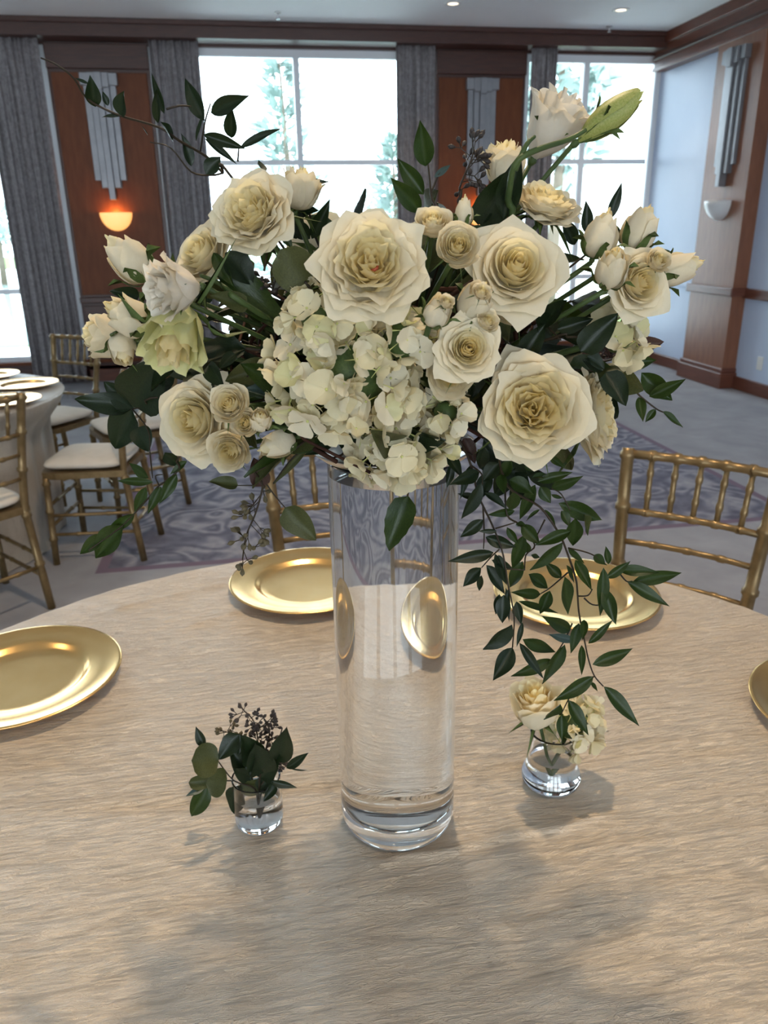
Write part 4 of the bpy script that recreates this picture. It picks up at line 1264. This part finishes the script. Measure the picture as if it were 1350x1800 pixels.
sprig('trailing_vine', 'green trailing vine hanging outermost, reaching down over the bud vase of roses', A, DV - 0.012,
    [[(330, -120), (450, 200), (540, 370), (760, 500), (900, 690), (950, 790), (1040, 1050)] + conv(B, A, [(590, 200), (600, 330), (630, 480), (655, 600), (690, 700), (745, 765)]),
     [(850, 350), (930, 400), (1000, 530)], [(985, 825), (1100, 850), (1190, 885), (1290, 960)], [(1060, 1205), (1140, 1200), (1175, 1150)], conv(B, A, [(630, 240), (680, 280), (760, 280)]),
     conv(B, A, [(690, 705), (560, 810), (495, 930)]), conv(B, A, [(830, 80), (880, 140), (915, 140)])],
    [(545, 380, 535, 525, .5), (520, 285, 715, 400, .5), (725, 320, 600, 600, .24), (760, 340, 845, 470, .55), (700, 270, 835, 250, .3), (740, 300, 1020, 225, .26), (850, 350, 1105, 255, .30),
     (850, 400, 945, 430, .25), (760, 520, 650, 612, .2), (800, 520, 885, 655, .2), (830, 100, 970, 195, .3), (530, 120, 460, 275, .42), (640, 180, 700, 220, .4), (910, 470, 1255, 605, .3),
     (930, 530, 1000, 665, .45), (1040, 585, 1020, 805, .45), (1110, 560, 1135, 725, .38), (1010, 690, 720, 805, .28), (940, 780, 680, 1000, .26), (985, 830, 1115, 950, .25),
     (1040, 920, 1170, 1160, .3), (970, 960, 1030, 1100, .22), (955, 1050, 980, 1350, .27), (1190, 880, 1280, 960, .55), (1300, 955, 1280, 810, .35), (450, 245, 480, 400, .42)]
    + convl(B, A, [(745, 60, 725, 345, .22), (745, 180, 820, 400, .32), (760, 120, 905, 20, .3), (835, 75, 1080, 90, .27), (915, 145, 1210, 90, .22), (885, 145, 1135, 290, .24), (600, 390, 550, 570, .32),
      (630, 370, 620, 490, .34), (615, 520, 615, 700, .22), (655, 510, 800, 370, .22), (680, 635, 920, 540, .27), (685, 705, 450, 850, .28), (670, 740, 710, 795, .35), (745, 765, 955, 1000, .25),
      (490, 870, 390, 960, .5), (535, 845, 655, 1055, .3), (497, 930, 500, 1090, .38)]),
    mt='leaf_vine', seed=2, hub=HUB, group='trailing vines beside the vase')
sprig('trailing_vine', 'short trailing vine between the two long ones, over the gold plate', A, DV + 0.02,
    [[(420, -60), (480, 300), (500, 560), (600, 640), (720, 800), (650, 880), (640, 1000)], conv(B, A, [(560, 390), (510, 500), (440, 600)]), [(980, 1020), (840, 1140), (760, 1190)], [(800, 600), (720, 760)]],
    [(560, 530, 340, 562, .24), (500, 660, 590, 795, .32), (620, 640, 765, 800, .45), (570, 640, 660, 655, .4), (635, 720, 540, 990, .3), (625, 930, 520, 1140, .34), (670, 1030, 820, 1145, .42),
     (930, 1060, 800, 935, .42), (765, 1190, 530, 1175, .28), (840, 1160, 760, 1345, .42), (590, 1245, 905, 1340, .13), (560, 1270, 615, 1400, .38), (690, 880, 760, 900, .4), (660, 860, 640, 760, .5)]
    + convl(B, A, [(265, 485, 460, 560, .3), (440, 605, 195, 705, .24), (515, 515, 380, 750, .26), (545, 430, 375, 345, .27), (580, 490, 420, 455, .3, 'lance', 'leaf_blue')]),
    mt='leaf_vine', seed=3, hub=HUB, group='trailing vines beside the vase')
Cc = PX(60, 80, 0.4)
sprig('climbing_vine', 'thin vine arching up across the wall sconce and curtain', Cc, AX - 0.10,
    [[(900, 620), (830, 560), (760, 490), (640, 420), (550, 360), (370, 305), (235, 235), (175, 145), (100, 85), (30, 55)],
     [(830, 560), (780, 570), (690, 555), (600, 450), (510, 425)], [(730, 465), (750, 340), (775, 255)], [(895, 510), (900, 440)], [(580, 280), (640, 265), (690, 268)]],
    [(270, 270, 245, 130, .45), (325, 265, 300, 200, .42), (385, 310, 395, 200, .62), (380, 312, 298, 315, .2), (240, 168, 178, 143, .15), (545, 340, 540, 190, .24), (572, 300, 515, 118, .17),
     (608, 418, 555, 335, .45), (750, 332, 665, 145, .32), (712, 420, 752, 275, .14), (778, 297, 945, 220, .3), (868, 405, 870, 262, .38), (745, 392, 932, 455, .24), (750, 410, 890, 522, .18),
     (905, 452, 1085, 365, .18), (690, 532, 645, 385, .36), (755, 565, 820, 488, .62), (1010, 560, 985, 505, .5), (500, 395, 470, 350, .12)],
    mt='leaf_dark', seed=4, hub=HUB, cat='vine')
Dd = PX(120, 560, 440 / 1350)
sprig('ruscus_sprig', 'glossy dark sprig with four broad leaves spread outward beside the chairs', Dd, AX - 0.06,
    [[(560, 420), (420, 470), (345, 488)], [(345, 488), (430, 600), (440, 720)]],
    [(345, 485, 35, 435, .33), (355, 482, 195, 340, .48), (345, 490, 255, 700, .52), (360, 480, 505, 205, .62), (380, 585, 435, 720, .62), (520, 720, 595, 790, .5), (540, 230, 700, 330, .5)],
    mt='leaf_dark', kind='ovate', seed=5, hub=HUB)
sprig('trailing_vine', 'small green vine sprig dangling in front of the side-on chair', Dd, AX - 0.075,
    [[(700, 700), (600, 810), (540, 870), (490, 900), (430, 970), (300, 1110), (180, 1200), (110, 1250)], [(440, 720), (455, 860)], [(490, 900), (470, 850), (510, 840)]],
    [(458, 882, 262, 875, .2), (435, 860, 330, 778, .34), (585, 838, 490, 1000, .3), (500, 905, 428, 1055, .3), (420, 908, 358, 1050, .3), (360, 1050, 198, 1160, .25), (300, 1108, 150, 1292, .42),
     (200, 1160, 65, 1270, .3), (640, 768, 550, 840, .3)], mt='leaf_vine', seed=6, hub=HUB)

# seeded eucalyptus
pod_me = bpy.data.meshes.new('seed_pod')
_c = MB().lathe([(0, -0.5), (0.10, -0.4), (0.30, -0.05), (0.36, 0.2), (0.26, 0.42), (0.10, 0.48), (0.06, 0.62), (0, 0.64)], 8)
pod_me.from_pydata(_c.v, [], _c.f); pod_me.polygons.foreach_set('use_smooth', [True] * len(pod_me.polygons)); pod_me.materials.append(M['seed_pod'])
pod_dk = pod_me.copy(); pod_dk.materials.clear(); pod_dk.materials.append(M['seed_pod_dark'])
def pods(o, pts, n, spread, size, dark=False, seed=0):
    """clusters of pods on short stalks along a stem"""
    rd = random.Random(seed)
    st = MB()
    for k in range(n):
        t_ = (k + 0.5) / n * (len(pts) - 1)
        i = min(int(t_), len(pts) - 2)
        a = pts[i].lerp(pts[i + 1], t_ - i)
        side = Vector((rd.gauss(0, 1), rd.gauss(0, 1), rd.gauss(0, 0.7))).normalized()
        b = a + side * spread * rd.uniform(0.5, 1)
        for q in range(3):
            dv = (side + Vector((rd.gauss(0, .6), rd.gauss(0, .6), rd.gauss(0, .6)))).normalized()
            e = b + dv * size * 1.3
            st.tube([a, b, e], 0.0005, 4)
            c = bpy.data.objects.new('seed_pod', pod_dk if dark else pod_me)
            col.objects.link(c)
            c.parent = o
            c.matrix_basis = o.matrix_basis.inverted() @ frame(e, dv, rd.uniform(0, 6), (size, size, size * 1.15))
    st.build('stalks', M['stem_dark'], o, world=True)
ep = [(1060, 740), (1050, 900), (1010, 1050), (960, 1170), (940, 1300)]
e = sprig('seeded_eucalyptus', 'hanging seeded eucalyptus sprig with small brown pods beside the vase', Dd, AX - 0.115, [ep, [(1050, 900), (915, 900)], [(1060, 880), (1110, 950), (1170, 1020)]],
    [(915, 900, 757, 880, .42, 'ovate'), (1050, 905, 1000, 748, .52, 'ovate', 'leaf_plum'), (1168, 1018, 1338, 1195, .5, 'ovate', 'leaf_olive')], mt='leaf_olive', seed=7, hub=HUB, depth=0.004, cat='eucalyptus')
pods(e, [Dd(x, y, AX - 0.115) for x, y in ep[1:]], 13, 0.016, 0.0065, False, 3)
ep = [(800, 380), (808, 330), (825, 290), (832, 268)]
e = sprig('seeded_eucalyptus', 'upright dark seeded eucalyptus tip before the half-hidden sconce', FULL, AX - 0.06, [ep], [], seed=8, hub=HUB, depth=0.002, cat='eucalyptus')
pods(e, [FULL(x, y, AX - 0.06) for x, y in ep[1:]], 12, 0.013, 0.0062, True, 4)
ep = [(470, 560), (478, 515), (485, 480)]
e = sprig('seeded_eucalyptus', 'dark seeded eucalyptus tucked among leaves beside the round olive leaf', FULL, AX - 0.12, [ep], [], seed=9, hub=HUB, depth=0.002, cat='eucalyptus')
pods(e, [FULL(x, y, AX - 0.12) for x, y in ep], 9, 0.014, 0.006, True, 5)
ep = [(1040, 640), (1080, 625), (1120, 615)]
e = sprig('seeded_eucalyptus', 'seeded eucalyptus with plum-coloured leaf pointing at the white wall', FULL, AX - 0.05, [ep], [(1088, 618, 1167, 601, .36, 'ovate', 'leaf_plum')], seed=10, hub=HUB, depth=0.002, cat='eucalyptus')
pods(e, [FULL(x, y, AX - 0.05) for x, y in ep], 9, 0.012, 0.006, True, 6)
Ee = PX(840, 480, 380 / 1350)
sprig('trailing_vine', 'thin green vine sprig reaching out over the carpet from the wilting rose', Ee, AX - 0.05,
    [[(850, 640), (960, 710), (1010, 765), (1110, 845), (1160, 870)]],
    [(1020, 620, 1215, 795, .42), (1070, 770, 1300, 660, .32), (1005, 775, 1030, 930, .36), (1110, 850, 1045, 932, .42), (1150, 865, 1280, 965, .25), (860, 590, 1112, 545, .36)], mt='leaf_vine', seed=11, hub=HUB)
sprig('ruscus_sprig', 'dark glossy leaves lying between the two large roses near the wall side', Ee, AX - 0.13,
    [[(420, 420), (560, 400), (700, 420), (780, 560)], [(420, 320), (520, 420)]],
    [(640, 490, 875, 250, .45), (495, 350, 720, 285, .36), (270, 530, 420, 315, .45), (800, 620, 925, 830, .52), (680, 520, 790, 600, .5), (400, 330, 560, 170, .5), (780, 610, 650, 540, .5)],
    mt='leaf_dark', kind='ovate', seed=12, hub=HUB)
sprig('ruscus_sprig', 'bright green ruscus tip standing above the largest rose', FULL, AX - 0.10,
    [[(760, 420), (757, 340), (752, 285)], [(757, 340), (775, 300), (790, 291)]],
    [(748, 292, 738, 211, .42), (745, 342, 698, 278, .36), (738, 372, 686, 312, .36), (763, 312, 792, 290, .22, 'lance', 'leaf_blue')], mt='leaf_vine', seed=13, hub=HUB)
sprig('lisianthus_sprig', 'grey-green stalk and leaves carrying the tall lisianthus and bud', FULL, AX - 0.11,
    [[(880, 420), (893, 350), (905, 290), (940, 265), (1000, 245), (1030, 228)], [(905, 300), (925, 255), (940, 240)]],
    [(850, 400, 893, 300, .5, 'ovate'), (885, 385, 915, 268, .35), (840, 395, 870, 330, .5, 'ovate')], mt='leaf_dark', seed=14, hub=HUB, smat='stem_green', rad=0.0035)
sprig('lisianthus_sprig', 'broad green leaves and stalk behind the ruffled lisianthus', PX(340, 400, 300 / 1350), AX - 0.155,
    [[(430, 620), (330, 540), (200, 440), (60, 380)], [(390, 610), (280, 540), (100, 490)]],
    [(190, 390, 800, 850, .36, 'ovate'), (430, 620, 130, 540, .4, 'ovate', 'leaf_olive'), (160, 200, 330, 480, .3, 'lance'), (250, 200, 470, 450, .6, 'ovate', 'leaf_dark')],
    mt='leaf_vine', seed=15, hub=HUB, smat='stem_green', rad=0.003)
sprig('eucalyptus_sprig', 'round olive eucalyptus leaf beside the largest rose with small tips', PX(340, 400, 300 / 1350), AX - 0.175,
    [[(950, 520), (920, 470), (800, 330)], [(560, 340), (590, 150)]],
    [(930, 480, 690, 170, .75, 'round'), (590, 130, 562, 335, .36, 'lance', 'leaf_vine'), (700, 60, 780, 160, .5, 'ovate', 'leaf_vine')], mt='leaf_olive', seed=16, hub=HUB)
sprig('eucalyptus_sprig', 'olive eucalyptus leaves between the grapevine and the large hydrangea', PX(340, 400, 300 / 1350), AX - 0.15,
    [[(700, 1050), (600, 1090), (420, 1180)], [(600, 1090), (660, 1300)]],
    [(600, 1085, 250, 1215, .42, 'ovate'), (650, 1310, 400, 1280, .38, 'ovate', 'leaf_blue'), (740, 910, 600, 1050, .5, 'ovate', 'leaf_vine'), (120, 1090, 250, 1260, .5, 'ovate', 'leaf_dark'), (330, 1000, 200, 1120, .4, 'ovate', 'leaf_dark')],
    mt='leaf_olive', seed=17, hub=HUB)
sprig('rose_leaf', 'single serrated leaf dangling in front of the tall vase', FULL, AX - 0.125, [[(735, 800), (727, 835), (716, 872)]], [(717, 872, 683, 968, .38, 'serrate', 'leaf_vine')], seed=18, hub=HUB, depth=0.002, cat='leaf')
sprig('ruscus_sprig', 'dark leaf blade standing against the bright corner window', FULL, AX - 0.02, [[(1040, 440), (1060, 400), (1072, 385)]],
    [(1068, 388, 1093, 320, .26), (1030, 410, 1030, 352, .35), (1010, 430, 985, 380, .4), (1095, 400, 1110, 440, .4)], mt='leaf_dark', seed=19, hub=HUB)
sprig('ruscus_sprig', 'dark curled leaves behind the upper garden rose, against the window', FULL, AX - 0.05, [[(560, 430), (545, 380), (530, 330), (505, 318)], [(550, 400), (570, 375)]],
    [(505, 325, 578, 320, .26), (500, 335, 545, 322, .4), (548, 420, 580, 350, .3), (515, 380, 560, 370, .5), (520, 420, 500, 350, .5), (545, 420, 505, 385, .5)], mt='leaf_dark', seed=20, hub=HUB)
sprig('ruscus_sprig', 'dark leaf pair under the cream rosebuds beside the curtain', FULL, AX - 0.03, [[(330, 560), (270, 525), (240, 512)]],
    [(245, 520, 192, 512, .4, 'ovate'), (360, 540, 345, 470, .5, 'ovate'), (350, 600, 372, 650, .4), (300, 640, 250, 700, .5, 'ovate')], mt='leaf_dark', seed=21, hub=HUB)
sprig('ruscus_sprig', 'stubby dark leaves hugging the dish rim beside the hanging bud', FULL, AX - 0.10, [[(600, 800), (560, 790), (520, 800), (480, 850)]],
    [(590, 778, 535, 800, .26), (545, 780, 480, 852, .12, 'lance', 'leaf_olive'), (560, 760, 500, 770, .3), (620, 790, 590, 770, .5)], mt='leaf_dark', seed=22, hub=HUB)
sprig('ruscus_sprig', 'dark leaves over the dish rim where the vines begin', FULL, AX - 0.11, [[(760, 770), (800, 785), (830, 800)]],
    [(800, 780, 765, 820, .4), (815, 770, 835, 815, .4, 'ovate', 'leaf_plum'), (840, 790, 870, 840, .5), (850, 770, 900, 830, .45), (870, 800, 930, 850, .4), (900, 810, 870, 875, .4), (930, 815, 985, 862, .35), (900, 830, 955, 815, .4), (860, 830, 835, 885, .4), (880, 790, 850, 850, .5), (920, 840, 900, 890, .4), (800, 700, 850, 690, .5, 'ovate', 'leaf_olive'), (840, 640, 830, 700, .5, 'ovate')], mt='leaf_dark', seed=23, hub=HUB)
# dense dark leaves filling the heart and the far side of the bouquet
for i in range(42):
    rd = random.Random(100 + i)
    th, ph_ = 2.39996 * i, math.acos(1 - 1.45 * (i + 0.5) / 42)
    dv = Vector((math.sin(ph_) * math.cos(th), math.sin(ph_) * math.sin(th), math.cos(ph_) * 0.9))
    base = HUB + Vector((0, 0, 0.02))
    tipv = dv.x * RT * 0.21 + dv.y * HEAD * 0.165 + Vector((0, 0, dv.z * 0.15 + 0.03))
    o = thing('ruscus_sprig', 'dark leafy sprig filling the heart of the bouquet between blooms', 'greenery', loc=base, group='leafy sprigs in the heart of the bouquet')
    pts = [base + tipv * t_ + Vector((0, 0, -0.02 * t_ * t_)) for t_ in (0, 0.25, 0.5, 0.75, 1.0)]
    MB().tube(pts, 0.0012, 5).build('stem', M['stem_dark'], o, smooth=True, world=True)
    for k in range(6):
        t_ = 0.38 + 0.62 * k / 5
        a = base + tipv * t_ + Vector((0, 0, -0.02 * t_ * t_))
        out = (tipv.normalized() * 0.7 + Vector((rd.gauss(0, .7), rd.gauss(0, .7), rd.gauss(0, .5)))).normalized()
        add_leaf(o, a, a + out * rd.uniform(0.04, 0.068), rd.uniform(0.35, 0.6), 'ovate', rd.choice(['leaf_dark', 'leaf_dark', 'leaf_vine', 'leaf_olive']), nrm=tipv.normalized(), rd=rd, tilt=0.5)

# ------------------------------------------------------------------ small bud vases
def bud_vase(name, label, px, py, prof_out, wall, floor_z, water_h):
    c = onz(px, py, ZT)
    v_ = thing(name, label, 'vase', (c.x, c.y, ZT + 0.0028))
    h = prof_out[-1][1]
    inner = [(r_ - wall, max(z_, floor_z)) for r_, z_ in prof_out if z_ >= floor_z]
    prof = [(0, 0.001)] + prof_out + [(prof_out[-1][0] - wall * 0.5, h + wall * 0.4)] + inner[::-1] + [(inner[0][0] * 0.85, floor_z - 0.001), (0, floor_z - 0.001)]
    MB().lathe(prof, 64).build('glass_wall', M['clear_glass'], v_, auto=50)
    def ri(z_):
        for (r0, z0), (r1, z1) in zip(prof_out[:-1], prof_out[1:]):
            if z0 <= z_ <= z1:
                return r0 + (r1 - r0) * (z_ - z0) / max(1e-6, z1 - z0) - wall + 0.0002
        return prof_out[-1][0] - wall
    wp = [(0, floor_z - 0.0008), (ri(floor_z) * 0.85, floor_z - 0.0008)] + [(ri(z_), z_) for r_, z_ in prof_out if floor_z < z_ < water_h] + [(ri(water_h), water_h), (0, water_h)]
    MB().lathe(wp, 64).build('water', M['water'], v_, auto=50)
    return v_, c
r0 = 0.0305
bl, cL = bud_vase('bud_vase', 'small clear glass holding the dark eucalyptus sprigs', 457, 1447, [(0.018, 0.0), (0.026, 0.001), (0.0295, 0.005), (r0, 0.010), (r0, 0.014), (r0, 0.030), (r0, 0.066), (r0, 0.070)], 0.0022, 0.009, 0.046)
br, cR = bud_vase('bud_vase', 'small clear glass with rounded wide foot holding the white rose', 967, 1378, [(0.024, 0.0), (0.033, 0.002), (0.0385, 0.008), (0.0395, 0.016), (0.037, 0.024), (0.0335, 0.030), (0.0315, 0.036), (0.0305, 0.042), (0.0305, 0.080), (0.031, 0.084)], 0.0024, 0.011, 0.045)
# sprigs in the small glass
dL = cL.dot(HEAD)
G = PX(300, 1150, 500 / 1350)
hubL = Vector((cL.x, cL.y, ZT + 0.018))
GB = 'cuttings in the small bud vase'
sprig('ruscus_sprig', 'glossy pointed leaves arching out of the small bud vase', G, dL - 0.005, [[(420, 640), (430, 560), (500, 440), (530, 350)], [(430, 620), (480, 560), (560, 530)]],
    [(510, 510, 552, 342, .36), (550, 540, 655, 466, .28), (470, 600, 600, 632, .26), (565, 540, 650, 550, .14), (330, 380, 230, 500, .5, 'ovate'), (350, 400, 320, 480, .5), (330, 620, 305, 755, .45, 'ovate'), (390, 430, 380, 580, .4), (500, 620, 440, 700, .4, 'ovate'), (400, 500, 330, 385, .5, 'ovate'), (430, 590, 520, 450, .4, 'ovate'), (380, 600, 270, 430, .36), (440, 560, 400, 420, .5, 'ovate'), (420, 640, 500, 560, .5, 'ovate'), (380, 580, 300, 540, .5, 'ovate')], mt='leaf_dark', seed=31, hub=hubL, group=None)
sprig('eucalyptus_sprig', 'round olive eucalyptus leaves leaning out of the small bud vase', G, dL - 0.015, [[(400, 640), (300, 600), (220, 500)], [(300, 600), (170, 600)]],
    [(228, 500, 98, 505, .95, 'round'), (268, 590, 168, 615, 1.1, 'round'), (190, 600, 85, 610, .55, 'round'), (160, 440, 120, 342, .4, 'lance', 'leaf_dark'), (170, 630, 98, 770, .42, 'ovate', 'leaf_vine'), (160, 630, 70, 675, .3, 'lance', 'leaf_blue'), (470, 610, 325, 625, .5, 'round')],
    mt='leaf_olive', seed=32, hub=hubL)
for i, (ep, lab) in enumerate((([(430, 640), (420, 480), (400, 330), (340, 260)], 'tallest seeded eucalyptus spike in the small bud vase'), ([(430, 640), (440, 500), (470, 360), (430, 290)], 'seeded eucalyptus spike at the middle of the small bud vase'),
    ([(440, 640), (480, 540), (510, 470)], 'short seeded eucalyptus tuft in the small bud vase'), ([(400, 640), (340, 450), (270, 360)], 'seeded eucalyptus tuft leaning to the round leaves in the small bud vase'))):
    e = sprig('seeded_eucalyptus', lab, G, dL + 0.004 * i, [ep], [], seed=33 + i, hub=hubL, depth=0.002, cat='eucalyptus', group=GB)
    pods(e, [G(x, y, dL + 0.004 * i) for x, y in ep[1:]], 17, 0.010, 0.0056, i != 3, 40 + i)
# rose and hydrangea in the footed glass
dR = cR.dot(HEAD)
hubR = Vector((cR.x, cR.y, ZT + 0.02))
flower('side', 'white rose resting on the rim of the footed bud vase', 942, 1240, 50, (-0.22, 0.85, 0.45), spin=0.4, variant=0, pos=at(942, 1232, dR - 0.01), hub=hubR, group='flowers in the footed bud vase', cat='rose', name='rose')
p_ = at(1005, 1268, dR + 0.012)
hydrangea('cream hydrangea hanging over the rim of the footed bud vase', p_, 50 * mpp(p_), 48, 20 * mpp(p_), cdir((0.2, 0.4, 0.7)), (1, 1.05, 0.9), 9, -0.6, hubR)
